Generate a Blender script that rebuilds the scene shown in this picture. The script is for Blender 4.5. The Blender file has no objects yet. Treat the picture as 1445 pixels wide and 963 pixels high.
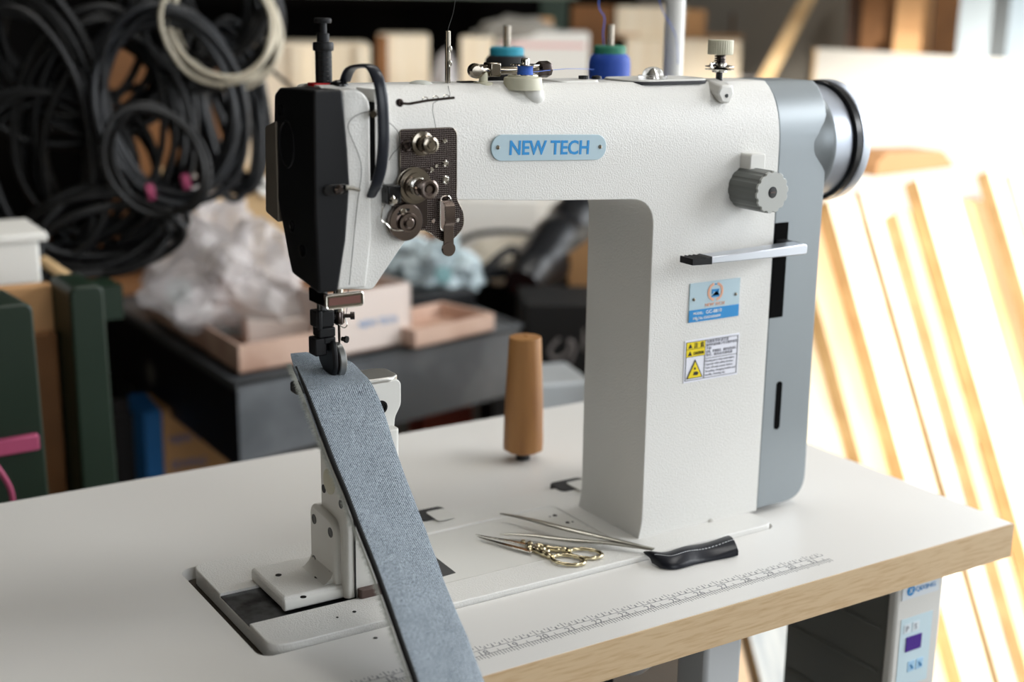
import bpy, bmesh, math, random
from mathutils import Vector, Matrix, noise
random.seed(7)
PI = math.pi
C = bpy.context.scene.collection
W = bpy.context.scene

# ---------------------------------------------------------------- camera
# right / down / forward axes of the view; camera stands 0.475 m above the table top (table top is z = 0)
yaw, pitch, roll, FPX = 0.56619823, 0.2484687, 0.01495807, 1924.08
CAM = Vector((0, 0, 0.475))
_f = Vector((math.sin(yaw)*math.cos(pitch), math.cos(yaw)*math.cos(pitch), -math.sin(pitch)))
_r = Vector((math.cos(yaw), -math.sin(yaw), 0)); _u = _r.cross(_f)
RT = _r*math.cos(roll) + _u*math.sin(roll); UP = _u*math.cos(roll) - _r*math.sin(roll)
cd = bpy.data.cameras.new('camera'); cam = bpy.data.objects.new('camera', cd); C.objects.link(cam)
cam.matrix_world = Matrix(((RT.x, UP.x, -_f.x, CAM.x), (RT.y, UP.y, -_f.y, CAM.y), (RT.z, UP.z, -_f.z, CAM.z), (0, 0, 0, 1)))
cd.sensor_width = 36; cd.lens = FPX*36/1445; cd.clip_start = 0.05; cd.clip_end = 60
cd.dof.use_dof = True; cd.dof.focus_distance = 1.10; cd.dof.aperture_fstop = 3.4
W.camera = cam

# ---------------------------------------------------------------- world, sun, daylight through the openings, exposure
wd = bpy.data.worlds.new('sky'); W.world = wd; wd.use_nodes = True
wd.node_tree.nodes['Background'].inputs[0].default_value = (0.88, 0.94, 1.0, 1)
wd.node_tree.nodes['Background'].inputs[1].default_value = 3.0
def area(name, loc, aim, sx, sy, power, col=(1, 1, 1)):
    l = bpy.data.lights.new(name, 'AREA'); l.shape = 'RECTANGLE'; l.size = sx; l.size_y = sy; l.energy = power; l.color = col
    o = bpy.data.objects.new(name, l); C.objects.link(o); o.location = loc
    o.rotation_euler = (Vector(aim)-Vector(loc)).to_track_quat('-Z', 'Y').to_euler(); return o
area('daylight_doorway_front', (2.70, -0.55, 1.25), (0.8, 0.8, 0.0), 1.4, 0.6, 18, (0.97, 0.985, 1.0))
area('daylight_doorway_rear', (2.70, 0.90, 0.85), (1.0, 0.9, -0.05), 1.8, 1.3, 25, (0.97, 0.985, 1.0))
area('daylight_front_window', (0.45, -1.95, 1.05), (0.8, 1.3, -0.05), 1.6, 1.3, 4, (1.0, 0.99, 0.97))
area('fill_light_left', (-2.6, 0.5, 0.25), (0.7, 0.95, 0.2), 0.8, 0.8, 4.5, (1.0, 0.90, 0.74))  # added warm fill for the left-facing sides, no real fixture
area('fill_light_right', (1.35, 0.55, 1.82), (1.05, 0.85, 0.0), 0.5, 0.3, 7, (1.0, 0.99, 0.96))  # added overhead fill to brighten the front and right of the table
area('fill_light_back', (1.05, 1.75, 1.82), (1.20, 2.6, 0.0), 1.3, 0.25, 12, (1.0, 0.98, 0.93))  # added overhead fill for the back crates and middle of the table
sl = bpy.data.lights.new('sun', 'SUN'); sl.energy = 9.0; sl.angle = math.radians(3); sl.color = (1.0, 0.96, 0.88)
so = bpy.data.objects.new('sun', sl); C.objects.link(so)
so.rotation_euler = Vector((0.55, 1.0, -0.33)).to_track_quat('-Z', 'Y').to_euler()
W.view_settings.view_transform = 'Standard'; W.view_settings.look = 'None'; W.view_settings.gamma = 1
W.view_settings.use_curve_mapping = False; W.view_settings.exposure = 0.1

# ---------------------------------------------------------------- helpers
def at(px, py, x=None, y=None, z=None):
    """point on a plane x=, y= or z= seen at a pixel of the 1445x963 frame"""
    d = RT*((px-722.5)/FPX) - UP*((py-481.5)/FPX) + _f
    t = (x-CAM.x)/d.x if x is not None else (y-CAM.y)/d.y if y is not None else (z-CAM.z)/d.z
    return CAM + d*t
def lin(c):
    c = [v/255 for v in c]
    return tuple((v/12.92 if v <= 0.04045 else ((v+0.055)/1.055)**2.4) for v in c) + (1,)
def mat(name, rgb, rough=0.5, metal=0.0, bump=None, vary=None, coat=0, spec=0.5, alpha=1, trans=0, stretch=(1, 1, 1), ior=1.45):
    m = bpy.data.materials.new(name); m.use_nodes = True; nt = m.node_tree; b = nt.nodes['Principled BSDF']
    b.inputs['Base Color'].default_value = lin(rgb); b.inputs['Roughness'].default_value = rough; b.inputs['Metallic'].default_value = metal
    b.inputs['Coat Weight'].default_value = coat; b.inputs['Specular IOR Level'].default_value = spec
    b.inputs['Alpha'].default_value = alpha; b.inputs['Transmission Weight'].default_value = trans; b.inputs['IOR'].default_value = ior
    if bump or vary:
        tc = nt.nodes.new('ShaderNodeTexCoord'); mp = nt.nodes.new('ShaderNodeMapping'); mp.inputs['Scale'].default_value = stretch
        nt.links.new(tc.outputs['Object'], mp.inputs['Vector'])
    if bump:
        n = nt.nodes.new('ShaderNodeTexNoise'); n.inputs['Scale'].default_value = bump[0]; n.inputs['Detail'].default_value = 2
        k = nt.nodes.new('ShaderNodeBump'); k.inputs['Strength'].default_value = bump[1]; k.inputs['Distance'].default_value = bump[2] if len(bump) > 2 else 0.0006
        nt.links.new(mp.outputs[0], n.inputs['Vector']); nt.links.new(n.outputs['Fac'], k.inputs['Height']); nt.links.new(k.outputs[0], b.inputs['Normal'])
    if vary:      # (scale, second colour, low, high)
        n = nt.nodes.new('ShaderNodeTexNoise'); n.inputs['Scale'].default_value = vary[0]; n.inputs['Detail'].default_value = 5
        r = nt.nodes.new('ShaderNodeValToRGB'); r.color_ramp.elements[0].position = vary[2]; r.color_ramp.elements[1].position = vary[3]
        r.color_ramp.elements[0].color = lin(rgb); r.color_ramp.elements[1].color = lin(vary[1])
        nt.links.new(mp.outputs[0], n.inputs['Vector']); nt.links.new(n.outputs['Fac'], r.inputs[0]); nt.links.new(r.outputs[0], b.inputs['Base Color'])
    return m
def finish(bm, smooth=35):
    bmesh.ops.recalc_face_normals(bm, faces=bm.faces)
    for f in bm.faces: f.smooth = True
    lim = math.radians(smooth)
    for e in bm.edges:
        e.smooth = len(e.link_faces) == 2 and e.calc_face_angle(3) < lim
def mk(name, bm, m, parent=None, smooth=35, bevel=0, seg=2, base=None):
    finish(bm, smooth)
    me = bpy.data.meshes.new(name)
    off = Vector((0, 0, 0))
    if parent is None:
        xs = [v.co for v in bm.verts]
        lo = Vector([min(v[i] for v in xs) for i in range(3)]); hi = Vector([max(v[i] for v in xs) for i in range(3)])
        off = Vector(((lo.x+hi.x)/2, (lo.y+hi.y)/2, lo.z))
        bmesh.ops.translate(bm, verts=bm.verts, vec=-off)
    bm.to_mesh(me); bm.free()
    for x in (m if isinstance(m, (list, tuple)) else [m]): me.materials.append(x)
    o = bpy.data.objects.new(name, me); C.objects.link(o); o.location = off
    if parent is not None:
        o.parent = parent
        if parent.parent is None: o.matrix_parent_inverse = Matrix.Translation(-parent.location)
    if bevel:
        b = o.modifiers.new('bevel', 'BEVEL'); b.width = bevel; b.segments = seg; b.limit_method = 'ANGLE'; b.angle_limit = math.radians(38); b.harden_normals = False
    return o
def tag(o, label, cat, group=None):
    o['label'] = label; o['category'] = cat
    if group: o['group'] = group
    return o
def thing(name, loc, label, cat, group=None):
    o = bpy.data.objects.new(name, None); C.objects.link(o); o.location = loc; o.empty_display_size = 0.02
    return tag(o, label, cat, group)
def struct(o): o['kind'] = 'structure'; return o
def dup(root, loc, label, rotz=0):
    r = root.copy(); C.objects.link(r); r.location = loc; r['label'] = label; r.rotation_euler = (0, 0, rotz)
    for ch in list(root.children):
        c = ch.copy(); C.objects.link(c); c.parent = r
        for g in ch.children:
            d = g.copy(); C.objects.link(d); d.parent = c
    return r
def B(): return bmesh.new()
def box(bm, x0, x1, y0, y1, z0, z1, M=None):
    c = [Vector((x, y, z)) for z in (z0, z1) for y in (y0, y1) for x in (x0, x1)]
    if M: c = [M @ v for v in c]
    v = [bm.verts.new(p) for p in c]
    for f in ((0, 2, 3, 1), (4, 5, 7, 6), (0, 1, 5, 4), (2, 6, 7, 3), (0, 4, 6, 2), (1, 3, 7, 5)): bm.faces.new([v[i] for i in f])
    return bm
def prism(bm, pts, a, vec):
    """polygon of 3d points extruded by vec"""
    v0 = [bm.verts.new(Vector(p)+Vector(vec)*a) for p in pts]; v1 = [bm.verts.new(Vector(p)+Vector(vec)) for p in pts]
    bm.faces.new(v0); bm.faces.new(v1[::-1]); n = len(pts)
    for i in range(n): bm.faces.new((v0[i], v0[(i+1) % n], v1[(i+1) % n], v1[i]))
    return bm
def prXZ(bm, pts, y0, y1): return prism(bm, [(x, y0, z) for x, z in pts], 0, (0, y1-y0, 0))
def prYZ(bm, pts, x0, x1): return prism(bm, [(x0, y, z) for y, z in pts], 0, (x1-x0, 0, 0))
def prXY(bm, pts, z0, z1): return prism(bm, [(x, y, z0) for x, y in pts], 0, (0, 0, z1-z0))
def frame(d):
    d = Vector(d).normalized(); a = Vector((0, 0, 1)) if abs(d.z) < 0.9 else Vector((1, 0, 0))
    u = d.cross(a).normalized(); return u, d.cross(u).normalized(), d
def lathe(bm, o, d, prof, n=32):
    """prof: list of (radius, distance along d)"""
    u, w, d = frame(d); o = Vector(o); rings = []
    for r, h in prof:
        if r < 1e-6: rings.append([bm.verts.new(o+d*h)])
        else: rings.append([bm.verts.new(o+d*h+(u*math.cos(2*PI*i/n)+w*math.sin(2*PI*i/n))*r) for i in range(n)])
    for a, b in zip(rings, rings[1:]):
        for i in range(n):
            j = (i+1) % n
            if len(a) == 1 and len(b) == 1: continue
            if len(a) == 1: bm.faces.new((a[0], b[i], b[j]))
            elif len(b) == 1: bm.faces.new((a[i], a[j], b[0]))
            else: bm.faces.new((a[i], a[j], b[j], b[i]))
    if len(rings[0]) > 1: bm.faces.new(rings[0])
    if len(rings[-1]) > 1: bm.faces.new(rings[-1])
    return bm
def cyl(bm, o, d, r, h, n=24): return lathe(bm, o, d, [(r, 0), (r, h)], n)
def tube(bm, pts, r, n=8, closed=False, flat=1.0, upv=None, wdir=None):
    """r: number or list; flat squashes the second axis"""
    pts = [Vector(p) for p in pts]; N = len(pts); rings = []
    pu = None
    for i, p in enumerate(pts):
        if closed: t = pts[(i+1) % N]-pts[i-1]
        else: t = pts[min(i+1, N-1)]-pts[max(i-1, 0)]
        if t.length < 1e-9: t = Vector((0, 0, 1))
        t.normalize()
        if wdir: u = Vector(wdir)-t*Vector(wdir).dot(t)
        elif upv: u = t.cross(Vector(upv))
        elif pu is None: u = frame(t)[0]
        else: u = pu - t*pu.dot(t)
        if u.length < 1e-6: u = frame(t)[0]
        u.normalize(); pu = u; w = t.cross(u).normalized()
        rr = r[i] if isinstance(r, (list, tuple)) else r
        rings.append([bm.verts.new(p+u*math.cos(2*PI*k/n)*rr+w*math.sin(2*PI*k/n)*rr*flat) for k in range(n)])
    for i in range(N if closed else N-1):
        a, b = rings[i], rings[(i+1) % N]
        for k in range(n): bm.faces.new((a[k], a[(k+1) % n], b[(k+1) % n], b[k]))
    if not closed: bm.faces.new(rings[0]); bm.faces.new(rings[-1][::-1])
    return bm
def spline(pts, k=8, closed=False):
    pts = [Vector(p) for p in pts]; out = []; N = len(pts)
    for i in range(N if closed else N-1):
        if closed: a, b, c, d = pts[i-1], pts[i], pts[(i+1) % N], pts[(i+2) % N]
        else: a, b, c, d = pts[max(i-1, 0)], pts[i], pts[i+1], pts[min(i+2, N-1)]
        for j in range(k):
            t = j/k; out.append(0.5*((2*b)+(c-a)*t+(2*a-5*b+4*c-d)*t*t+(3*b-a-3*c+d)*t**3))
    if not closed: out.append(pts[-1])
    return out
def rrect(x0, x1, y0, y1, r, n=6):
    out = []
    for cx, cy, a in ((x1-r, y1-r, 0), (x0+r, y1-r, 90), (x0+r, y0+r, 180), (x1-r, y0+r, 270)):
        for i in range(n+1):
            t = math.radians(a+90*i/n); out.append((cx+r*math.cos(t), cy+r*math.sin(t)))
    return out
def fillet(pts, rads, n=5):
    """round the corners of a 2d polygon"""
    out = []; N = len(pts)
    for i, p in enumerate(pts):
        r = rads[i] if isinstance(rads, (list, tuple)) else rads
        p = Vector(p); a = Vector(pts[i-1])-p; b = Vector(pts[(i+1) % N])-p
        if r <= 0: out.append(tuple(p)); continue
        r = min(r, a.length*0.49, b.length*0.49); A = p+a.normalized()*r; D = p+b.normalized()*r
        for k in range(n+1):
            t = k/n; out.append(tuple(A*(1-t)**2+p*2*t*(1-t)+D*t*t))
    return out
def boolean(bmA, bmB, op):
    obs = []
    for b in (bmA, bmB):
        bmesh.ops.recalc_face_normals(b, faces=b.faces)
        me = bpy.data.meshes.new('tmp'); b.to_mesh(me); b.free(); o = bpy.data.objects.new('tmp', me); C.objects.link(o); obs.append(o)
    md = obs[0].modifiers.new('b', 'BOOLEAN'); md.operation = op; md.object = obs[1]; md.solver = 'EXACT'
    dg = bpy.context.evaluated_depsgraph_get(); me = bpy.data.meshes.new_from_object(obs[0].evaluated_get(dg))
    out = bmesh.new(); out.from_mesh(me)
    for o in obs: bpy.data.objects.remove(o)
    bmesh.ops.remove_doubles(out, verts=out.verts, dist=1e-6)
    return out
def text_into(bm, s, o, xd, ud, height, width=None, ext=0.0002, align='LEFT', bold=0.0):
    """letters as real geometry; cap height and total width in metres"""
    cu = bpy.data.curves.new('t', 'FONT'); cu.body = s; cu.extrude = 0.01; cu.resolution_u = 3; cu.offset = bold
    ob = bpy.data.objects.new('t', cu); C.objects.link(ob); dg = bpy.context.evaluated_depsgraph_get(); dg.update()
    me = bpy.data.meshes.new_from_object(ob.evaluated_get(dg)); bpy.data.objects.remove(ob)
    if not me.vertices: return bm
    xs = [v.co.x for v in me.vertices]; ys = [v.co.y for v in me.vertices]
    sy = height/0.69; sx = width/(max(xs)-min(xs)) if width else sy
    xd = Vector(xd).normalized(); ud = Vector(ud).normalized(); nd = xd.cross(ud); x0 = min(xs)
    w = (max(xs)-x0)*sx; sh = -w/2 if align == 'CENTER' else 0
    vs = [bm.verts.new(Vector(o)+xd*((v.co.x-x0)*sx+sh)+ud*(v.co.y*sy)+nd*(v.co.z/0.01*ext)) for v in me.vertices]
    for p in me.polygons:
        try: bm.faces.new([vs[i] for i in p.vertices])
        except ValueError: pass
    return bm
def crumple(bm, c, r, seed, amp=0.3, sub=3, fr=2.2):
    """crumpled bag: noise-displaced ball, flattened on the bottom"""
    c = Vector(c); g = bmesh.ops.create_icosphere(bm, subdivisions=sub, radius=1)
    for v in g['verts']:
        d = v.co.normalized(); k = 1+amp*noise.noise(d*fr+Vector((seed, 0, 0)))*1.6+amp*0.5*noise.noise(d*fr*3+Vector((0, seed, 0)))
        p = Vector((d.x*r[0]*k, d.y*r[1]*k, max(d.z, -0.6)*r[2]*k)); v.co = c+p
    return bm

# ---------------------------------------------------------------- materials
M = {}
M['paint'] = mat('white machine paint', (224, 223, 219), 0.31, bump=(720, 0.8, 0.0006))
M['paint_s'] = mat('smooth white paint', (221, 220, 215), 0.35)
M['cream'] = mat('ivory plastic', (205, 202, 180), 0.45)
M['greyp'] = mat('grey silver paint', (144, 151, 155), 0.36, metal=0.35)
M['alu'] = mat('satin aluminium', (196, 200, 208), 0.30, metal=0.9)
M['silver'] = mat('turned silver metal', (172, 178, 188), 0.38, metal=0.85)
M['deep'] = mat('unlit deep black', (3, 3, 3), 0.9, spec=0.1)
M['black'] = mat('black plastic', (20, 21, 24), 0.42, spec=0.3)
M['blackg'] = mat('gloss black', (14, 15, 18), 0.22)
M['blackm'] = mat('matt black metal', (20, 21, 24), 0.5, metal=0.3)
M['slate'] = mat('dark slate plastic', (32, 36, 45), 0.3)
M['chrome'] = mat('chrome', (215, 212, 205), 0.14, metal=1)
M['nickel'] = mat('nickel', (150, 142, 130), 0.16, metal=1)
M['dnickel'] = mat('dark nickel', (88, 80, 78), 0.2, metal=1)
M['bnickel'] = mat('brownish nickel', (132, 120, 114), 0.2, metal=1)
M['steel'] = mat('worn steel', (120, 122, 125), 0.35, metal=1, vary=(60, (60, 60, 62), 0.4, 0.7))
M['laminate'] = mat('pale table laminate', (224, 222, 218), 0.30, bump=(900, 0.05, 0.0003))
M['beech'] = mat('beech edge band', (208, 182, 146), 0.45, vary=(60, (188, 156, 116), 0.45, 0.8), stretch=(0.7, 1, 7))
M['mark'] = mat('grey ruler ink', (134, 135, 138), 0.6)
M['blue'] = mat('blue lettering', (40, 140, 205), 0.4)
M['plate'] = mat('pale blue plate', (180, 202, 212), 0.35, metal=0.2)
M['stickw'] = mat('white sticker', (235, 236, 245), 0.4)
M['yellow'] = mat('caution yellow', (240, 215, 20), 0.45)
M['ink'] = mat('black ink', (35, 35, 40), 0.5)
M['inkg'] = mat('grey fine print', (130, 130, 140), 0.5)
M['orange'] = mat('orange print', (240, 180, 150), 0.5)
M['white'] = mat('white print', (245, 248, 250), 0.5)
M['red'] = mat('red plastic', (190, 25, 30), 0.4)
M['gold'] = mat('gold plate', (218, 206, 172), 0.18, metal=1)
M['leather'] = mat('black leather', (22, 24, 32), 0.32, bump=(300, 0.2, 0.0005), spec=0.35)
M['turned'] = mat('oiled turned wood', (176, 128, 76), 0.5, vary=(7, (140, 94, 52), 0.35, 0.75), stretch=(6, 6, 0.9))
M['thread'] = mat('black thread', (30, 30, 30), 0.7)
M['bthread'] = mat('blue thread', (50, 100, 200), 0.6)
M['brown'] = mat('dark brown metal', (84, 66, 60), 0.4)
M['knobg'] = mat('grey dial plastic', (104, 107, 104), 0.42)
M['knobl'] = mat('light grey dial face', (182, 184, 180), 0.45)
M['glass'] = mat('clear plastic', (240, 240, 240), 0.06, trans=0.9)
M['hinge'] = mat('black rubber', (45, 46, 48), 0.6)

# ---------------------------------------------------------------- the room
FZ = -0.76
M['concrete'] = mat('concrete floor', (120, 114, 106), 0.75, vary=(3, (90, 85, 80), 0.3, 0.7))
M['wall'] = mat('painted wall', (165, 160, 150), 0.8, vary=(2, (145, 138, 128), 0.3, 0.8))
M['darkwall'] = mat('near black wall', (9, 8, 8), 0.9, vary=(3, (20, 17, 15), 0.5, 0.8), spec=0.1)  # near-black base with slightly lighter patches
struct(mk('floor', box(B(), -3.0, 2.85, -2.1, 3.75, FZ-0.1, FZ), M['concrete']))
struct(mk('ceiling', box(B(), -3.0, 2.85, -2.1, 3.75, 1.9, 2.0), M['wall']))
struct(mk('wall_back', box(B(), -3.0, 2.85, 3.6, 3.75, FZ, 1.9), M['darkwall']))
struct(mk('wall_left', box(B(), -3.0, -2.85, -2.1, 3.6, FZ, 1.9), M['darkwall']))
b = B()                                                     # right wall with a doorway (y -0.75..2.22)
box(b, 2.75, 2.85, 2.22, 3.6, FZ, 1.9); box(b, 2.75, 2.85, -2.1, -1.65, FZ, 1.9); box(b, 2.75, 2.85, -1.65, 2.22, 1.6, 1.9)
struct(mk('wall_right', b, M['wall']))
b = B()                                                     # front wall; unseen window added and sized to aim the sun at the planks
box(b, -3.0, -0.38, -2.1, -2.0, FZ, 1.9); box(b, 1.3, 2.85, -2.1, -2.0, FZ, 1.9); box(b, -0.38, 1.3, -2.1, -2.0, FZ, 0.35); box(b, -0.38, 1.3, -2.1, -2.0, 1.85, 1.9)
struct(mk('wall_front', b, M['wall']))
M['frame'] = mat('grey aluminium frame', (150, 158, 162), 0.4, metal=0.3)
b = B(); box(b, 2.73, 2.87, 2.15, 2.22, FZ, 1.6); box(b, 2.73, 2.87, -1.65, -1.58, FZ, 1.6); box(b, 2.73, 2.87, -1.65, 2.22, 1.53, 1.6)
box(b, 2.77, 2.83, 2.02, 2.07, FZ, 1.53)
struct(mk('door_1', b, M['frame']))
M['ground'] = mat('pale yard', (200, 198, 192), 0.9)
struct(mk('ground', box(B(), 2.85, 14, -8, 12, FZ-0.1, FZ), M['ground']))

# ---------------------------------------------------------------- sewing table
TB = thing('sewing_table', (0.5, 1.02, FZ), 'pale laminate sewing table with beech edge under the white sewing machine', 'table')
X0, X1, Y0, Y1, TT = -0.20, 1.045, 0.761, 1.285, 0.0335
cut = [(0.337, 0.8715), (0.337, 1.0495), (0.853, 1.0495), (0.853, 0.868), (0.845, 0.8665), (0.345, 0.8665)]
top = boolean(box(B(), X0, X1, Y0+0.0006, Y1, -TT, 0), prXY(B(), rrect(0.337, 0.846, 0.8665, 1.0505, 0.012), -0.1, 0.1), 'DIFFERENCE')
mk('tabletop', top, M['laminate'], TB)
b = box(B(), X0, X1+0.0012, Y0-0.0006, Y0+0.0006, -TT, -0.0006); box(b, X1, X1+0.0012, Y0+0.0006, Y1, -TT, -0.0006)
mk('edge_band', b, M['beech'], TB)
# printed ruler
b = B(); LY = 0.7960
def line(bm, x0, x1, y0, y1, z=0.00012): box(bm, x0, x1, y0, y1, 0.0, z)
line(b, 0.12, 0.834, LY-0.0002, LY+0.0002); line(b, 0.12, 0.834, LY-0.0078, LY-0.0074)
inch = 0.0257; n18 = 0.4815
for n in range(5, 32):
    xn = n18+(n-18)*inch
    for k in range(8):
        x = xn+k*inch/8*1.0
        if x > 0.834: break
        h = (0.0075, 0.0025, 0.0045, 0.0025, 0.006, 0.0025, 0.0045, 0.0025)[k]
        y = LY+(0.0035 if h < 0.003 else 0)
        line(b, x-0.00024, x+0.00024, y, y+h)
    for k in range(10):
        x = xn+k*inch/10
        if x > 0.834: break
        line(b, x-0.00026, x+0.00026, LY-0.0080-(0.0062 if k in (0, 5) else 0.0050), LY-0.0074)
        if k == 5: line(b, x-0.0002, x+0.0002, LY-0.0076, LY-0.004)
    text_into(b, str(n), (xn-0.0025, LY-0.0082, 0.00006), (1, 0, 0), (0, 1, 0), 0.0066, ext=0.00006)
    for j, t in enumerate(('1', '2', '3')):
        text_into(b, t, (xn+0.0049+j*0.0064, LY+0.0006, 0.00006), (1, 0, 0), (0, 1, 0), 0.0026, ext=0.00006)
mk('ruler_print', b, M['mark'], TB, smooth=1)
M['legw'] = mat('light grey leg paint', (200, 203, 205), 0.4)
for x0, y0 in ((0.735, 0.83), (0.735, 1.18), (0.02, 0.83), (0.02, 1.18)):
    mk('leg', box(B(), x0, x0+0.042, y0, y0+0.04, FZ, -TT), M['legw'], TB, bevel=0.004)
b = B(); lathe(b, (0.672, 0.855, -0.068), (0, 0, 1), [(0, -0.025), (0.012, -0.025), (0.02, -0.016), (0.02, 0.0), (0.012, 0.006), (0.012, 0.0345)]); mk('knee_knob', b, M['alu'], TB)
b = B(); lathe(b, (0.80, 0.865, -0.0335), (0, 0, -1), [(0.026, 0), (0.028, 0.008), (0.02, 0.018), (0, 0.018)]); mk('swivel_mount', b, M['alu'], TB)
# screw holes in table
for px, py in ((530, 901), (1012, 0)):
    if py: mk('screw_hole', cyl(B(), at(px, py, z=0), (0, 0, 1), 0.0016, 0.0003, 12), M['blackg'], TB)
# motor under the table
MO = thing('sewing_motor', (0.70, 0.97, -0.30), 'black motor housing hanging under the sewing table', 'motor')
b = B(); lathe(b, (0.66, 0.93, -0.15), (0, 1, 0), [(0, 0), (0.05, 0), (0.056, 0.008), (0.056, 0.11), (0.05, 0.12), (0, 0.12)], 36); mk('housing', b, M['black'], MO)
mk('bracket', box(B(), 0.655, 0.725, 0.94, 1.04, -0.11, -0.0335), M['black'], MO, bevel=0.003)
# control box
CB = thing('control_box', (0.966, 0.90, -0.30), 'motor control box with white panel and purple display under the table corner', 'control box')
Yb = at(1110, 885, x=0.937).y
b = box(B(), 0.937, 0.995, 0.806, Yb, -0.29, -0.0345)
for z in (-0.062, -0.105, -0.15, -0.20, -0.25): box(b, 0.9345, 0.938, 0.812, Yb-0.004, z, z+0.003)
M['cbox'] = mat('dark grey cast housing', (100, 101, 96), 0.5)
mk('housing', b, M['cbox'], CB, bevel=0.002)
fp = mk('front_panel', box(B(), 0.9345, 0.998, 0.795, 0.806, -0.29, -0.0345), M['paint_s'], CB, bevel=0.003)
yy = 0.7948
M['lblue'] = mat('pale blue membrane', (205, 226, 234), 0.35)
mk('keypad', box(B(), 0.9425, 0.9855, yy-0.0003, yy, -0.160, -0.088), M['lblue'], fp)
mk('display', box(B(), 0.951, 0.972, yy-0.0012, yy, -0.123, -0.108), mat('purple display', (74, 40, 140), 0.2), fp)
mk('logo_strip', box(B(), 0.9400, 0.9900, yy-0.0008, yy, -0.068, -0.052), mat('white badge', (225, 232, 238), 0.25), fp)
b = B(); lathe(b, (0.9510, yy-0.0008, -0.0597), (0, -1, 0), [(0.0052, 0), (0.0052, 0.0003)]); text_into(b, 'QIXING', (0.9575, yy-0.0010, -0.0622), (1, 0, 0), (0, 0, 1), 0.0048, 0.027); mk('logo', b, M['blue'], fp)
b = text_into(B(), 'X', (0.9510, yy-0.0013, -0.0622), (1, 0, 0), (0, 0, 1), 0.005, 0.005, align='CENTER'); mk('logo_mark', b, M['white'], fp)
M['keyw'] = mat('white key', (222, 232, 238), 0.4)
for x, z, t in ((0.9465, -0.1035, 'P'), (0.9580, -0.1035, 'S')):
    mk('key', box(B(), x, x+0.0095, yy-0.0008, yy-0.0002, z, z+0.0095), M['keyw'], fp, bevel=0.0003)
    mk('key_letter', text_into(B(), t, (x+0.003, yy-0.0009, z+0.002), (1, 0, 0), (0, 0, 1), 0.0055), M['inkg'], fp)
M['keyb'] = mat('blue key', (170, 210, 238), 0.4)
for x in (0.9565, 0.9680):
    mk('key', box(B(), x, x+0.0095, yy-0.0008, yy-0.0002, -0.1455, -0.1345), M['keyb'], fp, bevel=0.0003)
    b = B(); prism(b, [(x+0.002, yy-0.0009, -0.138), (x+0.0045, yy-0.0009, -0.138), (x+0.0045, yy-0.0009, -0.143), (x+0.0075, yy-0.0009, -0.143), (x+0.0075, yy-0.0009, -0.141)], 0, (0, -0.0002, 0)); mk('key_symbol', b, M['blue'], fp)

# ---------------------------------------------------------------- the sewing machine
SM = thing('sewing_machine', (0.6, 0.955, 0.0), 'white and grey industrial post bed sewing machine mounted in the pale table', 'sewing machine')
# body: front outline (x,z) cut by the arm's cross section (y,z)
prof = fillet([(0.4225, 0.4088), (0.850, 0.4045), (0.850, 0.004), (0.7090, 0.004), (0.7125, 0.020), (0.7115, 0.3105), (0.60, 0.3165), (0.505, 0.3235), (0.4925, 0.3146), (0.4712, 0.289), (0.4475, 0.2595), (0.4155, 0.2630), (0.4225, 0.33)],
              [0, 0, 0, 0, 0.008, 0.024, 0, 0.004, 0.002, 0, 0.003, 0, 0], 8)
sec = [(0.900, 0.0)]; n = 20
for i in range(n+1):
    t = PI*i/n; sec.append((0.947-0.047*math.copysign(abs(math.cos(t))**0.85, math.cos(t)), 0.345+0.0650*math.sin(t)**0.85))
sec.append((0.994, 0.0))
body = boolean(prXZ(B(), prof, 0.85, 1.05), prYZ(B(), sec, 0.40, 0.90), 'INTERSECT')
body = boolean(body, prYZ(B(), [(1.02, 0.37), (0.975, 0.352), (0.958, 0.312), (0.944, 0.272), (0.938, 0.25), (1.02, 0.25)], 0.39, 0.50), 'DIFFERENCE')
arm = mk('arm_and_pillar', body, M['paint'], SM, smooth=32, bevel=0.0028, seg=3)
# squarer head end, raised bulge and flange beside the take-up slot
b = B(); box(b, 0.4225, 0.4445, 0.9, 0.985, 0.34, 0.4075); mk('head_block', b, M['paint'], SM, bevel=0.007, seg=4)
b = B(); prXZ(b, fillet([(0.4225, 0.4078), (0.4370, 0.4078), (0.4445, 0.4000), (0.4445, 0.30), (0.4395, 0.2628), (0.4158, 0.2635), (0.4250, 0.33)], [0, 0.006, 0.006, 0, 0.002, 0, 0]), 0.8945, 0.93); mk('head_bulge', b, M['paint'], SM, bevel=0.0032, seg=3)
b = B(); prXZ(b, fillet([(0.4498, 0.4075), (0.4621, 0.4060), (0.4621, 0.333), (0.4498, 0.3375)], 0.002), 0.8985, 0.96); mk('slot_flange', b, M['paint'], SM, bevel=0.0015)
mk('take_up_slot', box(B(), 0.4443, 0.4501, 0.8986, 0.93, 0.3416, 0.3985), mat('deep black slot', (3, 3, 3), 0.9, spec=0.1), SM)
b = B(); tube(b, [(0.4470, 0.905, 0.3915), (0.4470, 0.893, 0.3915), (0.4445, 0.889, 0.3905)], 0.0026, 10); mk('take_up_lever', b, M['nickel'], SM)
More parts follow.
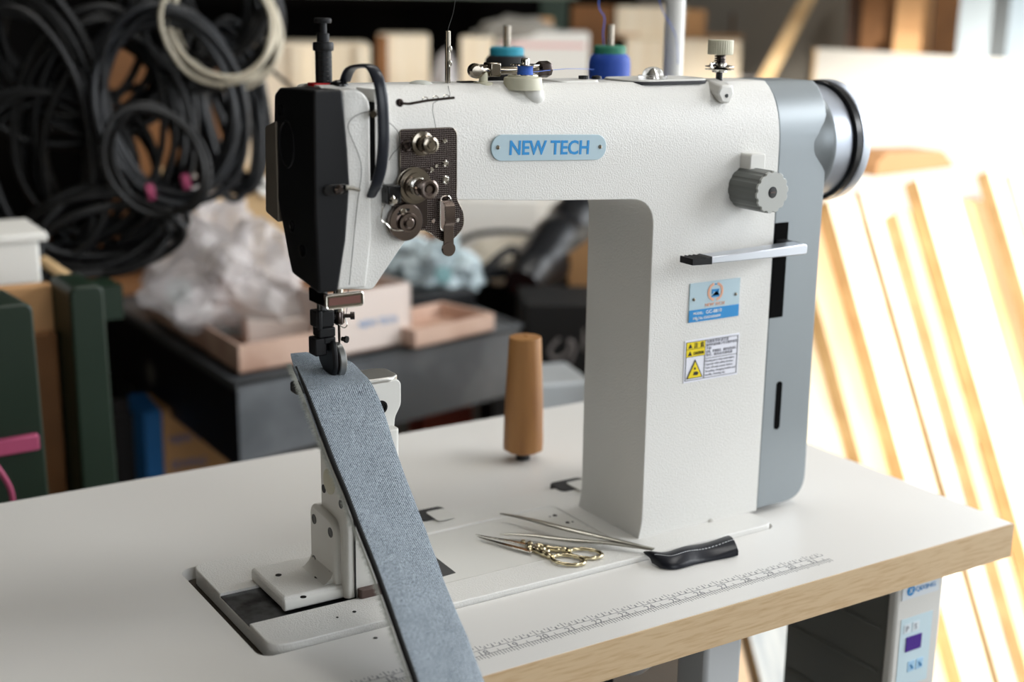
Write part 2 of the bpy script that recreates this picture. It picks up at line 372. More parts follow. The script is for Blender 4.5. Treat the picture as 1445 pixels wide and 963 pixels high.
# black face cover
cv = fillet([(0.8935, 0.4085), (0.9560, 0.4065), (0.9655, 0.4010), (0.9680, 0.3700), (0.9690, 0.3450), (0.9570, 0.3100), (0.9480, 0.2830), (0.9420, 0.2690), (0.8935, 0.2620)], 0.003)
fr = fillet([(0.4005, 0.412), (0.4222, 0.412), (0.4262, 0.365), (0.4272, 0.340), (0.4235, 0.300), (0.4158, 0.260), (0.4010, 0.262), (0.3992, 0.32)], 0)
face = mk('face_cover', boolean(prYZ(B(), cv, 0.38, 0.44), prXZ(B(), fr, 0.86, 1.0), 'INTERSECT'), M['black'], SM, smooth=25, bevel=0.0045, seg=3)
def ringpts(c, r, n=40, rz=1.0): return [(c[0], c[1]+r*math.cos(2*PI*i/n), c[2]+r*rz*math.sin(2*PI*i/n)) for i in range(n)]
mk('raised_oval', tube(B(), ringpts((0.3995, 0.9420, 0.3660), 0.0135, 40, 1.25), 0.0009, 6, True), M['black'], face)
for y, z in ((0.9530, 0.3900), (0.9360, 0.3060), (0.9190, 0.2900)):
    mk('cover_screw', lathe(B(), (0.4004, y, z), (-1, 0, 0), [(0.0045, 0), (0.0045, 0.0012), (0.003, 0.0014), (0.003, 0.0004), (0, 0.0004)], 20), M['blackg'], face)
mk('side_guard', prYZ(B(), fillet([(0.960, 0.382), (0.981, 0.376), (0.9850, 0.310), (0.960, 0.305)], 0.003), 0.3985, 0.4165), mat('taupe metal guard', (120, 114, 106), 0.4, metal=0.4), SM, bevel=0.001)
# screw loop with bright tip on the face cover
c = at(472, 268, y=0.8925); b = B(); prXZ(b, rrect(c.x-0.009, c.x+0.011, c.z-0.004, c.z+0.004, 0.0039), 0.891, 0.8945); g = mk('thread_retainer', b, M['blackg'], SM, bevel=0.0008)
lathe_c = at(480, 268, y=0.888); mk('retainer_nut', lathe(B(), (lathe_c.x, 0.892, lathe_c.z), (0, -1, 0), [(0.0032, 0), (0.0036, 0.003), (0.002, 0.005), (0, 0.005)], 16), M['dnickel'], g)
a0 = at(488, 265, y=0.889); a1 = at(508, 269, y=0.886); mk('retainer_tip', tube(B(), [a0, (a0+a1)/2+Vector((0, 0, 0.0006)), a1], [0.0020, 0.0018, 0.0012], 8), M['chrome'], g)
a0 = at(476, 259, y=0.890); a1 = at(494, 262, y=0.889)
# presser pressure regulator on top of head
rx, ry = 0.4330, 0.948
RG = mk('pressure_regulator', lathe(B(), (rx, ry, 0.404), (0, 0, 1), [(0.0062, 0), (0.0062, 0.029), (0.0075, 0.0292), (0.0078, 0.0305), (0.0078, 0.0345), (0.0072, 0.0355), (0.0046, 0.0357), (0.0046, 0.0415), (0.0028, 0.0417), (0.0028, 0.0490), (0.0060, 0.0492), (0.0064, 0.0505), (0.0064, 0.0520), (0.0058, 0.0528), (0, 0.0528)], 28), M['blackm'], SM)
b = B()
for k in range(7): tube(b, [(rx+0.0062*math.cos(t*PI/8), ry+0.0062*math.sin(t*PI/8), 0.408+k*0.0034) for t in range(16)], 0.00016, 5, True)
mk('regulator_thread', b, M['blackg'], RG)
mk('red_washer', prXY(B(), rrect(rx-0.0115, rx+0.0065, ry-0.007, ry+0.007, 0.004), 0.4075, 0.4098), M['red'], SM)
mk('dome_nut', lathe(B(), (0.4405, 0.938, 0.4075), (0, 0, 1), [(0.0070, 0), (0.0068, 0.0018), (0.0050, 0.0035), (0.0025, 0.0045), (0, 0.0048)], 24), M['blackg'], SM)
# finger guard: flat strap looping over the top and down the front
pth = spline([at(487, 114, y=0.940), at(492, 101, y=0.930), at(499, 95, y=0.920), at(514, 93, y=0.903), at(525, 96, y=0.889), at(534, 112, y=0.881), at(539, 140, y=0.877), at(541, 175, y=0.876), at(541, 205, y=0.876), at(538, 235, y=0.878), at(532, 258, y=0.882), at(526, 272, y=0.889), at(523, 279, y=0.893)], 8)
mk('take_up_guard', tube(B(), pth, [0.0044]*(len(pth)-14)+[0.0044-0.00008*i for i in range(11)]+[0.0032, 0.0024, 0.0010], 16, flat=0.36, wdir=(0.95, -0.20, 0.0)), M['slate'], SM, smooth=60)
# oil cap, thread pin, guide strip
mk('rubber_cap', lathe(B(), (0.5105, 0.940, 0.4065), (0, 0, 1), [(0.0100, 0), (0.0096, 0.0012), (0.0075, 0.0028), (0.0040, 0.0038), (0, 0.0041)], 28), mat('pale rubber', (196, 198, 190), 0.5), SM)
pin = mk('thread_pin', lathe(B(), (0.5385, 0.947, 0.400), (0, 0, 1), [(0.0022, 0), (0.0022, 0.047), (0.0018, 0.0475), (0, 0.0475)], 16), M['nickel'], SM)
for z in (0.4225, 0.4335):
    mk('pin_eye', tube(B(), [(0.5385+0.0012*math.cos(t*PI/6)+0.0005, 0.9445, z+0.0022*math.sin(t*PI/6)) for t in range(12)], 0.0006, 6, True), M['chrome'], pin)
gl, gr = at(566, 146, y=0.8965), at(641, 138, y=0.8860)
TG = mk('thread_guide_strip', tube(B(), [gl, gl+(gr-gl)*0.15+Vector((0, 0, -0.001)), gl+(gr-gl)*0.5, gr], 0.0017, 8, flat=0.6), M['dnickel'], SM)
mk('guide_screw', lathe(B(), at(563, 145, y=0.899), (0, -1, 0), [(0.0030, 0), (0.0030, 0.002), (0.002, 0.0030), (0, 0.0030)], 16), M['dnickel'], TG)
for f in (0.45, 0.65, 0.85): mk('guide_eye', tube(B(), [gl+(gr-gl)*f+Vector((0.0022*math.cos(t*PI/5), 0, 0.0015*math.sin(t*PI/5)+0.0012)) for t in range(10)], 0.0004, 5, True), M['chrome'], TG)

# tension assembly ---------------------------------------------------
dm = bpy.data.materials.new('dotted dark nickel'); dm.use_nodes = True; nt = dm.node_tree; bs = nt.nodes['Principled BSDF']
tc = nt.nodes.new('ShaderNodeTexCoord'); sp = nt.nodes.new('ShaderNodeSeparateXYZ'); nt.links.new(tc.outputs['Object'], sp.inputs[0])
ms = []
for ax in ('X', 'Z'):
    a = nt.nodes.new('ShaderNodeMath'); a.operation = 'MULTIPLY'; a.inputs[1].default_value = 1/0.00152*2*PI; nt.links.new(sp.outputs[ax], a.inputs[0])
    s = nt.nodes.new('ShaderNodeMath'); s.operation = 'SINE'; nt.links.new(a.outputs[0], s.inputs[0]); ms.append(s)
mn = nt.nodes.new('ShaderNodeMath'); mn.operation = 'MINIMUM'; nt.links.new(ms[0].outputs[0], mn.inputs[0]); nt.links.new(ms[1].outputs[0], mn.inputs[1])
rp = nt.nodes.new('ShaderNodeValToRGB'); rp.color_ramp.elements[0].position = 0.15; rp.color_ramp.elements[1].position = 0.55
rp.color_ramp.elements[0].color = lin((44, 34, 34)); rp.color_ramp.elements[1].color = lin((190, 180, 176)); nt.links.new(mn.outputs[0], rp.inputs[0]); nt.links.new(rp.outputs[0], bs.inputs['Base Color'])
bs.inputs['Metallic'].default_value = 1; bs.inputs['Roughness'].default_value = 0.33
M['dotted'] = dm
pl = [(0.4695, 0.3735), (0.4695, 0.3780), (0.5175, 0.3780), (0.5175, 0.3240), (0.5240, 0.3130), (0.5240, 0.3010), (0.5150, 0.2930), (0.5060, 0.2915), (0.4960, 0.2985), (0.4900, 0.302), (0.4695, 0.302)]
pb = prXZ(B(), fillet(pl, [0, 0.0065, 0.0065, 0.003, 0.006, 0.006, 0.006, 0.006, 0.003, 0.001, 0.004]), 0.8962, 0.8978)
for hx, hz in ((0.4981, 0.3082), (0.5195, 0.3072)):
    pb = boolean(pb, cyl(B(), (hx, 0.88, hz), (0, 1, 0), 0.0018, 0.03, 14), 'DIFFERENCE')
pb = boolean(pb, prXZ(B(), rrect(0.5030, 0.5125, 0.2995, 0.3272, 0.0045), 0.88, 0.91), 'DIFFERENCE')
TP = mk('tension_plate', pb, M['dotted'], SM, bevel=0.0004)
mk('rim_highlight', tube(B(), [(x, 0.8963, z) for x, z in fillet(pl, [0, 0.0065, 0.0065, 0.003, 0.006, 0.006, 0.006, 0.006, 0.003, 0.001, 0.004])], 0.0004, 6, True), M['nickel'], TP)  # thin bright tube added as the highlight along the plate's edge
TPb = mk('plate_backing', prXZ(B(), fillet([(0.4710, 0.3765), (0.5160, 0.3765), (0.5160, 0.3240), (0.4710, 0.3240)], 0.005), 0.8978, 0.9002), M['dnickel'], SM)
def post(name, cx, cz, y0, prof, m): return mk(name, lathe(B(), (cx, y0, cz), (0, -1, 0), prof, 36), m, SM, smooth=30)
p = at(597, 203, y=0.893)
o = post('small_tension_knob', p.x, p.z, 0.8962, [(0.0092, 0), (0.0092, 0.0008), (0.0045, 0.0014), (0.0045, 0.0022), (0.0090, 0.0028), (0.0090, 0.0036), (0.0042, 0.0048), (0.0042, 0.0060), (0.0068, 0.0070), (0.0068, 0.0086), (0.0056, 0.0095), (0.0056, 0.0140), (0.0062, 0.0142), (0.0062, 0.0160), (0.0046, 0.0166), (0.0044, 0.0152), (0.0028, 0.0152), (0.0026, 0.0165), (0, 0.0165)], M['nickel'])
p = at(584, 262, y=0.893); bx, bz = p.x, p.z
post('tension_discs', bx, bz, 0.8962, [(0.0060, 0), (0.0060, 0.0015), (0.0138, 0.0020), (0.0138, 0.0026), (0.0050, 0.0042), (0.0130, 0.0060), (0.0132, 0.0066), (0.0050, 0.0074), (0.0102, 0.0084), (0.0102, 0.0092), (0.0050, 0.0096), (0, 0.0096)], M['nickel'])
b = B(); tube(b, [(bx+0.0066*math.cos(t*0.5)*(1-0.004*t), 0.8865-0.00014*t, bz+0.0066*math.sin(t*0.5)*(1-0.004*t)) for t in range(60)], 0.0006, 6)
mk('tension_spring', b, M['chrome'], SM)
post('tension_thumb_nut', bx, bz, 0.8890, [(0.0048, 0), (0.0048, 0.006), (0.0066, 0.0075), (0.0066, 0.0100), (0.0058, 0.0112), (0.0058, 0.0155), (0.0070, 0.0168), (0.0072, 0.0180), (0.0072, 0.0205), (0.0062, 0.0210), (0.0046, 0.0208), (0.0046, 0.0150), (0.0026, 0.0150), (0.0026, 0.0198), (0, 0.0198)], M['bnickel'])
p = at(574, 314, y=0.892); dx, dz = p.x, p.z
DB = post('check_spring_drum', dx, dz, 0.9000, [(0.0130, 0), (0.0130, 0.0040), (0.0142, 0.0044), (0.0142, 0.0070), (0.0136, 0.0076), (0.0075, 0.0080), (0.0075, 0.0120), (0.0072, 0.0126), (0.0055, 0.0126), (0.0050, 0.0112), (0.0040, 0.0112), (0.0040, 0.0128), (0.0030, 0.0136), (0, 0.0138)], M['bnickel'])
mk('drum_bracket', prXZ(B(), fillet([(dx-0.012, dz-0.004), (dx+0.02, dz-0.006), (dx+0.02, dz+0.03), (dx-0.004, dz+0.03)], 0.004), 0.8960, 0.9003), M['dnickel'], SM)
mk('drum_screw', lathe(B(), (dx-0.0035, 0.8924, dz+0.0085), (0, -1, 0), [(0.0026, 0), (0.0026, 0.002), (0, 0.0025)], 14), M['nickel'], DB)
mk('drum_slot', tube(B(), [(dx+0.0095*math.cos(t), 0.8922, dz+0.0095*math.sin(t)) for t in [1.35+0.1*i for i in range(12)]], 0.0011, 6), M['blackg'], DB)
a = [at(556, 300, y=0.889), at(549, 306, y=0.888), at(547, 298, y=0.889), at(540, 292, y=0.889), at(538, 310, y=0.889), at(545, 316, y=0.889), at(555, 325, y=0.888), at(572, 325, y=0.888)]
mk('check_spring', tube(B(), spline(a[3:], 6), 0.0005, 6), M['chrome'], SM)
b = B(); c = at(552, 276, y=0.894); box(b, c.x-0.005, c.x+0.006, 0.889, 0.9003, c.z-0.006, c.z+0.008); mk('stop_block', b, M['blackg'], SM, bevel=0.001)
c = at(556, 284, y=0.888); mk('stop_screw', lathe(B(), (c.x, 0.890, c.z), (0, -1, 0), [(0.0036, 0), (0.0036, 0.0015), (0.002, 0.003), (0, 0.003)], 12), M['chrome'], SM)
for px, py, r in ((573, 206, 0.0042), (584, 240, 0.0022), (608, 240, 0.0022), (628, 231, 0.0026), (628, 254, 0.0032), (615, 234, 0.0018), (627, 199, 0.0020)):
    c = at(px, py, y=0.896); mk('plate_screw', lathe(B(), (c.x, 0.8965, c.z), (0, -1, 0), [(r, 0), (r, 0.0018), (r*0.7, 0.0026), (r*0.5, 0.0016), (0, 0.0016)], 16), M['chrome'] if r < 0.004 else M['dnickel'], TP)
c0, c1 = at(586, 240, y=0.895), at(607, 241, y=0.895); mk('plate_clip', tube(B(), [c0, (c0+c1)/2+Vector((0, 0, 0.0010)), c1], 0.0012, 6), M['dnickel'], TP)
# release lever: strap standing off the plate, ending in a round pad
lv = [(0.5052, 0.8955, 0.3245), (0.5080, 0.8925, 0.3225), (0.5080, 0.8895, 0.3200), (0.5080, 0.8890, 0.3090), (0.5082, 0.8900, 0.3060), (0.5088, 0.8930, 0.3035), (0.5092, 0.8935, 0.2880)]
b = B(); w = 0.0042
vs = [[bm_v for bm_v in (b.verts.new((x-w, y-0.0006, z)), b.verts.new((x+w, y-0.0006, z)), b.verts.new((x+w, y+0.0006, z)), b.verts.new((x-w, y+0.0006, z)))] for x, y, z in lv]
for q, r_ in zip(vs, vs[1:]):
    for k in range(4): b.faces.new((q[k], q[(k+1) % 4], r_[(k+1) % 4], r_[k]))
b.faces.new(vs[0]); b.faces.new(vs[-1]); lathe(b, (0.5092, 0.8947, 0.2862), (0, -1, 0), [(0.0055, 0), (0.0055, 0.0024)], 24)
mk('release_lever', b, M['bnickel'], SM, smooth=40)
mk('lever_rim', tube(B(), [(x, 0.8958, z) for x, z in rrect(0.5030, 0.5125, 0.2995, 0.3272, 0.0045, 5)], 0.0005, 6, True), M['chrome'], TP)

# name plate (set slightly off level)
def tilt(o, ang=0.040, c=(0.6040, 0.8985, 0.3588)):
    o.data.transform(Matrix.Translation(c) @ Matrix.Rotation(ang, 4, 'Y') @ Matrix.Translation(-Vector(c))); return o
NP = mk('name_plate', prXZ(B(), rrect(0.5498, 0.6590, 0.3485, 0.3688, 0.0098, 10), 0.8985, 0.9002), M['plate'], SM, bevel=0.0003)
b = text_into(B(), 'NEW TECH', (0.6040, 0.8984, 0.3535), (1, 0, 0), (0, 0, 1), 0.0106, 0.0755, align='CENTER', bold=0.022); NT = mk('plate_lettering', b, M['blue'], NP, smooth=1)
for x in (0.5555, 0.6528): tilt(mk('rivet', lathe(B(), (x, 0.8985, 0.3590), (0, -1, 0), [(0.0018, 0), (0.0014, 0.0009), (0, 0.0012)], 14), M['nickel'], NP))
tilt(NP); tilt(NT)
# model plate
MP = mk('model_plate', prXZ(B(), [(0.7545, 0.2335), (0.8120, 0.2335), (0.8120, 0.1985), (0.7545, 0.1985)], 0.8990, 0.9002), M['plate'], SM)
mk('blue_band', box(B(), 0.7546, 0.8119, 0.8987, 0.8990, 0.1986, 0.2095), M['blue'], MP)
b = B()
for s in (-1, 1):
    for k in range(9):
        t = math.radians(-70+k*17); c = Vector((0.7835+s*0.0078*math.cos(t), 0.8988, 0.2238+0.0074*math.sin(t)))
        lathe(b, c, (0, -1, 0), [(0.0014, 0), (0.0014, 0.0002)], 8)
text_into(b, 'NEW TECH', (0.7835, 0.8988, 0.2112), (1, 0, 0), (0, 0, 1), 0.0030, 0.022, align='CENTER'); mk('laurel_and_name', b, M['orange'], MP, smooth=1)
b = B()
prXZ(b, [(0.7795, 0.2262), (0.7875, 0.2262), (0.7875, 0.2205), (0.7800, 0.2205), (0.7790, 0.2190), (0.7882, 0.2190), (0.7882, 0.2205), (0.7858, 0.2205), (0.7858, 0.2238), (0.7812, 0.2238), (0.7812, 0.2220), (0.7795, 0.2220)], 0.8986, 0.8990)
box(b, 0.7828, 0.7842, 0.8986, 0.8990, 0.2300, 0.2312); mk('machine_icon', b, M['blue'], MP, smooth=1)
b = text_into(B(), 'MODEL:', (0.7592, 0.8985, 0.2052), (1, 0, 0), (0, 0, 1), 0.0022, 0.011)
text_into(b, 'GC-8810', (0.7735, 0.8985, 0.2050), (1, 0, 0), (0, 0, 1), 0.0030, 0.018); text_into(b, 'Mfg.No:', (0.7592, 0.8985, 0.2006), (1, 0, 0), (0, 0, 1), 0.0024, 0.0115); text_into(b, '0202000009', (0.7715, 0.8985, 0.2006), (1, 0, 0), (0, 0, 1), 0.0022, 0.019)
mk('model_lettering', b, M['white'], MP, smooth=1)
for x in (0.7592, 0.8075): mk('rivet', lathe(B(), (x, 0.8990, 0.2190), (0, -1, 0), [(0.0016, 0), (0.0013, 0.0009), (0, 0.0012)], 14), M['nickel'], MP)
# caution label
CL = mk('caution_label', box(B(), 0.7520, 0.8150, 0.8994, 0.9002, 0.1435, 0.1822), M['stickw'], SM)
b = B()
def bar(x0, x1, z0, z1): box(b, x0, x1, 0.8990, 0.8994, z0, z1)
t = 0.00035; xa, xb, xm, za, zb, z1_, z2_ = 0.7536, 0.8134, 0.7750, 0.1452, 0.1806, 0.1738, 0.1668
for q in ((xa, xb, zb-t, zb), (xa, xb, za, za+t), (xa, xa+t, za, zb), (xb-t, xb, za, zb), (xm, xm+t, za, zb), (xa, xm, z1_, z1_+t), (xa, xm, z2_, z2_+t), (xm, xb, 0.1632, 0.1632+t)): bar(*q)
def tri(cx, z0, w, h, y=0.8988): prism(b, [(cx-w/2, y, z0), (cx+w/2, y, z0), (cx, y, z0+h)], 0, (0, 0.0004, 0))
tri(0.7580, 0.1750, 0.0045, 0.0040); tri(0.7580, 0.1682, 0.0045, 0.0040); tri(0.7643, 0.1470, 0.0185, 0.0172)
text_into(b, '注  意', (0.7625, 0.8989, 0.1752), (1, 0, 0), (0, 0, 1), 0.0036, 0.011); text_into(b, 'CAUTION', (0.7620, 0.8989, 0.1685), (1, 0, 0), (0, 0, 1), 0.0028, 0.0115)
mk('label_frame', b, M['ink'], CL, smooth=1)
b = B(); box(b, xa+t, xm, 0.8991, 0.8994, z1_+t, zb-t); box(b, xa+t, xm, 0.8991, 0.8994, z2_+t, z1_)
prism(b, [(0.7643-0.0078, 0.8987, 0.1476), (0.7643+0.0078, 0.8987, 0.1476), (0.7643, 0.8987, 0.1622)], 0, (0, 0.0004, 0)); mk('yellow_field', b, M['yellow'], CL, smooth=1)
b = B(); prXZ(b, [(0.7625, 0.1500), (0.7670, 0.1495), (0.7685, 0.1515), (0.7665, 0.1530), (0.7630, 0.1528)], 0.8984, 0.8987); box(b, 0.7632, 0.7648, 0.8984, 0.8987, 0.1550, 0.1568); mk('hazard_symbol', b, M['ink'], CL, smooth=1)
b = B()
for i, (s, w) in enumerate((('为避免受伤请注意', 0.026), ('操作时请勿取下安全防护装置', 0.036), ('不得', 0.006), ('穿线、更换梭芯、机针以及清扫', 0.035), ('等时，请务必关闭电源', 0.031))): text_into(b, s, (0.7764, 0.8992, 0.1776-i*0.0031), (1, 0, 0), (0, 0, 1), 0.0020, w, 0.0001)
for i, (s, w) in enumerate((('Moving parts may cause injury.', 0.034), ('Operate with safety devices.', 0.033), ('Turn off main power before', 0.032), ('threading, changing bobbin and', 0.0355), ('needle, cleaning etc.', 0.024))): text_into(b, s, (0.7764, 0.8992, 0.1600-i*0.0032), (1, 0, 0), (0, 0, 1), 0.0019, w, 0.0001)
mk('fine_print', b, M['inkg'], CL, smooth=1)

# grey belt cover
gp_ = fillet([(0.8502, 0.4043), (0.909, 0.4035), (0.909, 0.345), (0.9085, 0.300), (0.9085, 0.20), (0.9110, 0.006), (0.8502, 0.006)], [0, 0, 0.02, 0.02, 0.05, 0.026, 0.0], 8)
sec2 = [(y*1.0, z) for y, z in sec]
gc = mk('belt_cover', boolean(prXZ(B(), gp_, 0.85, 1.05), prYZ(B(), [(0.9+ (y-0.9)*0.998+0.0001, z*0.9985) for y, z in sec], 0.80, 0.95), 'INTERSECT'), M['greyp'], SM, smooth=30, bevel=0.0022, seg=3)
mk('lever_slot', box(B(), 0.8505, 0.8668, 0.8996, 0.903, 0.1915, 0.2795), M['deep'], gc)
mk('vent_slot', prXZ(B(), rrect(0.8652, 0.8722, 0.0820, 0.1290, 0.0034), 0.8996, 0.903), M['deep'], gc)
# motor housing and handwheel
ax = (0.0, 0.9465, 0.3455)
mk('motor_housing', lathe(B(), (0.905, ax[1], ax[2]), (1, 0, 0), [(0.0440, 0.002), (0.0530, 0.0065), (0.0530, 0.0300), (0.0515, 0.0305), (0.04, 0.0310)], 72), M['silver'], SM)
mk('cover_flare', lathe(B(), (0.888, ax[1], ax[2]), (1, 0, 0), [(0.0450, 0), (0.0466, 0.005), (0.0476, 0.010), (0.0495, 0.016), (0.0520, 0.021), (0.0535, 0.0235), (0.0535, 0.0255), (0.045, 0.0255)], 72), M['greyp'], SM, smooth=50)
HW = mk('handwheel', lathe(B(), (0.9362, ax[1], ax[2]), (1, 0, 0), [(0.045, 0), (0.0555, 0.0004), (0.0562, 0.0012), (0.0562, 0.0070), (0.0560, 0.0072), (0.0570, 0.0080), (0.0570, 0.0170), (0.0560, 0.0185), (0.05, 0.0190), (0.047, 0.016), (0.02, 0.015), (0.0, 0.015)], 72), M['silver'], SM)
mk('rubber_ring', lathe(B(), (0.9358, ax[1], ax[2]), (1, 0, 0), [(0.050, 0), (0.0558, 0.0), (0.0567, 0.0008), (0.0567, 0.0070), (0.0558, 0.0078), (0.05, 0.0078)], 72), M['blackg'], SM)
# bobbin winder
mk('winder_base', lathe(B(), (0.5945, 0.925, 0.4025), (0, 0, 1), [(0.0160, 0), (0.0152, 0.0085), (0.0146, 0.0095), (0.0120, 0.0102), (0.0120, 0.0112), (0, 0.0112)], 40), M['cream'], SM)
mk('casting_boss', lathe(B(), (0.5995, 0.9215, 0.4040), (0.15, -0.28, -1), [(0.008, 0), (0.0095, 0.006), (0.0085, 0.012), (0.005, 0.0155), (0, 0.0165)], 24), M['paint_s'], SM, smooth=60)
mk('bobbin', lathe(B(), (0.5965, 0.925, 0.4135), (0, 0, 1), [(0.0105, 0), (0.0105, 0.0008), (0.006, 0.0009), (0.006, 0.0078), (0.0115, 0.0079), (0.0115, 0.0087), (0.0034, 0.0088), (0.0034, 0.0128), (0.003, 0.0134), (0, 0.0134)], 32), M['chrome'], SM)
mk('bobbin_thread', lathe(B(), (0.5965, 0.925, 0.4143), (0, 0, 1), [(0.0064, 0), (0.0061, 0.0035), (0.0064, 0.0070)], 24), M['bthread'], SM)
wl = mk('winder_lever', tube(B(), [at(673, 100, y=0.935), at(690, 100, y=0.938), at(700, 100, y=0.945), at(730, 99, y=0.945), at(752, 98, y=0.945), at(766, 98, y=0.945)], [0.0050, 0.0050, 0.0036, 0.0030, 0.0030, 0.0056], 12), M['nickel'], SM)
c = at(673, 100, y=0.935); mk('lever_bolt', lathe(B(), c+Vector((0, 0.004, 0)), (-0.3, -1, 0), [(0.0058, 0), (0.0058, 0.008), (0.004, 0.010), (0.0014, 0.0102), (0, 0.0102)], 20), M['nickel'], wl)
c = at(682, 113, y=0.935); mk('lever_foot', lathe(B(), (c.x, c.y, 0.4010), (0, 0, 1), [(0.0078, 0), (0.0078, 0.0070), (0.0035, 0.0075), (0.0035, 0.0150), (0, 0.015)], 20), M['cream'], wl)
c = at(696, 98, y=0.938); mk('lever_clamp', box(B(), c.x-0.006, c.x+0.004, c.y-0.006, c.y+0.006, c.z-0.0055, c.z+0.0055), M['nickel'], wl, bevel=0.0012)
mk('winder_knob', lathe(B(), at(756, 98, y=0.945), (1, 0, 0), [(0.003, 0), (0.0066, 0.003), (0.0068, 0.011), (0.006, 0.013), (0, 0.013)], 8), M['dnickel'], wl)
# little guides on the arm's top
c = at(660, 116, y=0.947); mk('top_clip', box(B(), c.x-0.008, c.x+0.006, 0.943, 0.951, 0.4065, 0.4085), M['blackg'], SM)
mk('top_cover', prXY(B(), rrect(0.634, 0.676, 0.930, 0.966, 0.008), 0.4025, 0.4080), M['paint_s'], SM, bevel=0.0015)
c = at(823, 106, y=0.947); mk('top_screw', lathe(B(), (c.x, 0.947, 0.408), (0, 0, 1), [(0.004, 0), (0.004, 0.0028), (0, 0.003)], 16), M['blackg'], SM)
c = at(842, 105, y=0.947); mk('top_screw', lathe(B(), (c.x, 0.947, 0.408), (0, 0, 1), [(0.0045, 0), (0.004, 0.0022), (0, 0.003)], 16), M['blackm'], SM)
mk('top_lid', prXY(B(), rrect(0.702, 0.789, 0.921, 0.975, 0.018), 0.4035, 0.4077), M['paint_s'], SM, bevel=0.001)
mk('lid_gasket', prXY(B(), rrect(0.7010, 0.7900, 0.9200, 0.976, 0.019), 0.4035, 0.4062), M['ink'], SM)
mk('oil_sight_dome', lathe(B(), (0.7325, 0.935, 0.4075), (0, 0, 1), [(0.0128, 0), (0.0128, 0.0030), (0.0092, 0.0034), (0.0086, 0.0060), (0.0066, 0.0086), (0.003, 0.0100), (0, 0.0103)], 24), M['glass'], SM)
mk('sight_core', lathe(B(), (0.7325, 0.935, 0.4076), (0, 0, 1), [(0.004, 0), (0.004, 0.003), (0.0015, 0.0065), (0, 0.007)], 12), M['chrome'], SM)
# second tension post at the right of the arm
tx, ty = 0.8020, 0.930
mk('winder_tension_post', cyl(B(), (tx, ty, 0.400), (0, 0, 1), 0.0030, 0.032), M['blackg'], SM)
mk('winder_tension_discs', lathe(B(), (tx, ty, 0.4125), (0, 0, 1), [(0.003, -0.001), (0.0065, 0), (0.0065, 0.0012), (0.0125, 0.0020), (0.0128, 0.0026), (0.005, 0.0036), (0.0128, 0.0046), (0.0128, 0.0052), (0.0060, 0.0064), (0.0060, 0.0075), (0.003, 0.0076)], 28), M['chrome'], SM)
b = B(); tube(b, [(tx+0.0044*math.cos(t*0.55), ty+0.0044*math.sin(t*0.55), 0.4195+0.00017*t) for t in range(50)], 0.0007, 6); mk('winder_tension_spring', b, M['dnickel'], SM)
b = B(); ribs = [(0.0108+(0.0004 if i % 2 else 0))*1.0 for i in range(64)]
v0 = [(tx+ribs[i]*math.cos(2*PI*i/64), ty+ribs[i]*math.sin(2*PI*i/64)) for i in range(64)]; prXY(b, v0, 0.4275, 0.4400); mk('winder_tension_knob', b, M['cream'], SM, smooth=10, bevel=0.0006)
a = at(996, 95, y=0.925); mk('wire_hook', tube(B(), spline([(tx-0.004, ty-0.004, 0.4140), (tx-0.012, ty-0.006, 0.4150), (tx-0.0145, ty-0.005, 0.4190), (tx-0.010, ty-0.004, 0.4205)], 6), 0.0012, 8), M['chrome'], SM)
c = at(1022, 135, y=0.905); mk('boss_block', prism(B(), [(c.x-0.010, 0.902, c.z+0.002), (c.x-0.005, 0.902, c.z-0.006), (c.x+0.004, 0.902, c.z-0.007), (c.x+0.009, 0.902, c.z+0.001), (c.x+0.007, 0.902, c.z+0.009), (c.x-0.006, 0.902, c.z+0.009)], 0, (0.006, 0.03, 0.004)), M['paint_s'], SM, bevel=0.002)
mk('boss_hole', cyl(B(), (c.x, 0.9015, c.z), (0, 1, 0), 0.0017, 0.003, 14), M['blackg'], SM)
# stitch length dial
c0 = Vector((0.8110, 0.9, 0.3145)); L = 0.040
b = B(); NN = 14*8
for (y, rr, amp) in ((0,)*3,): pass
def gear(yv, r, amp): return [b.verts.new((c0.x+(r+(amp if (i % 8) < 5 else 0))*math.cos(2*PI*i/NN), yv, c0.z+(r+(amp if (i % 8) < 5 else 0))*math.sin(2*PI*i/NN))) for i in range(NN)]
rings = [gear(0.901, 0.0178, 0.0005), gear(0.867, 0.0178, 0.0005), gear(0.8655, 0.0174, 0.0005)]
for A_, B_ in zip(rings, rings[1:]):
    for i in range(NN): b.faces.new((A_[i], A_[(i+1) % NN], B_[(i+1) % NN], B_[i]))
b.faces.new(rings[0]); b.faces.new(rings[-1]); dial = mk('stitch_dial', b, M['knobg'], SM, smooth=25)
b = B(); v0 = [(c0.x+(0.0168+(0.0013 if (i % 8) < 5 else 0))*math.cos(2*PI*i/NN), c0.z+(0.0168+(0.0013 if (i % 8) < 5 else 0))*math.sin(2*PI*i/NN)) for i in range(NN)]
prXZ(b, v0, 0.8635, 0.8657); mk('dial_face', b, M['knobl'], dial, smooth=20, bevel=0.0004)
mk('dial_hole', lathe(B(), (c0.x, 0.8637, c0.z), (0, -1, 0), [(0.0050, 0), (0.0050, 0.0003), (0.0035, 0.0004), (0, 0.0004)], 20), M['blackg'], dial)
mk('dial_screw', box(B(), c0.x-0.0026, c0.x+0.0026, 0.8628, 0.8633, c0.z-0.0006, c0.z+0.0006, None), M['brown'], dial)
mk('dial_stop', prXZ(B(), fillet([(0.8050, 0.3450), (0.8225, 0.3450), (0.8225, 0.3270), (0.8050, 0.3270)], 0.003), 0.8870, 0.9005), M['paint_s'], SM, bevel=0.001)
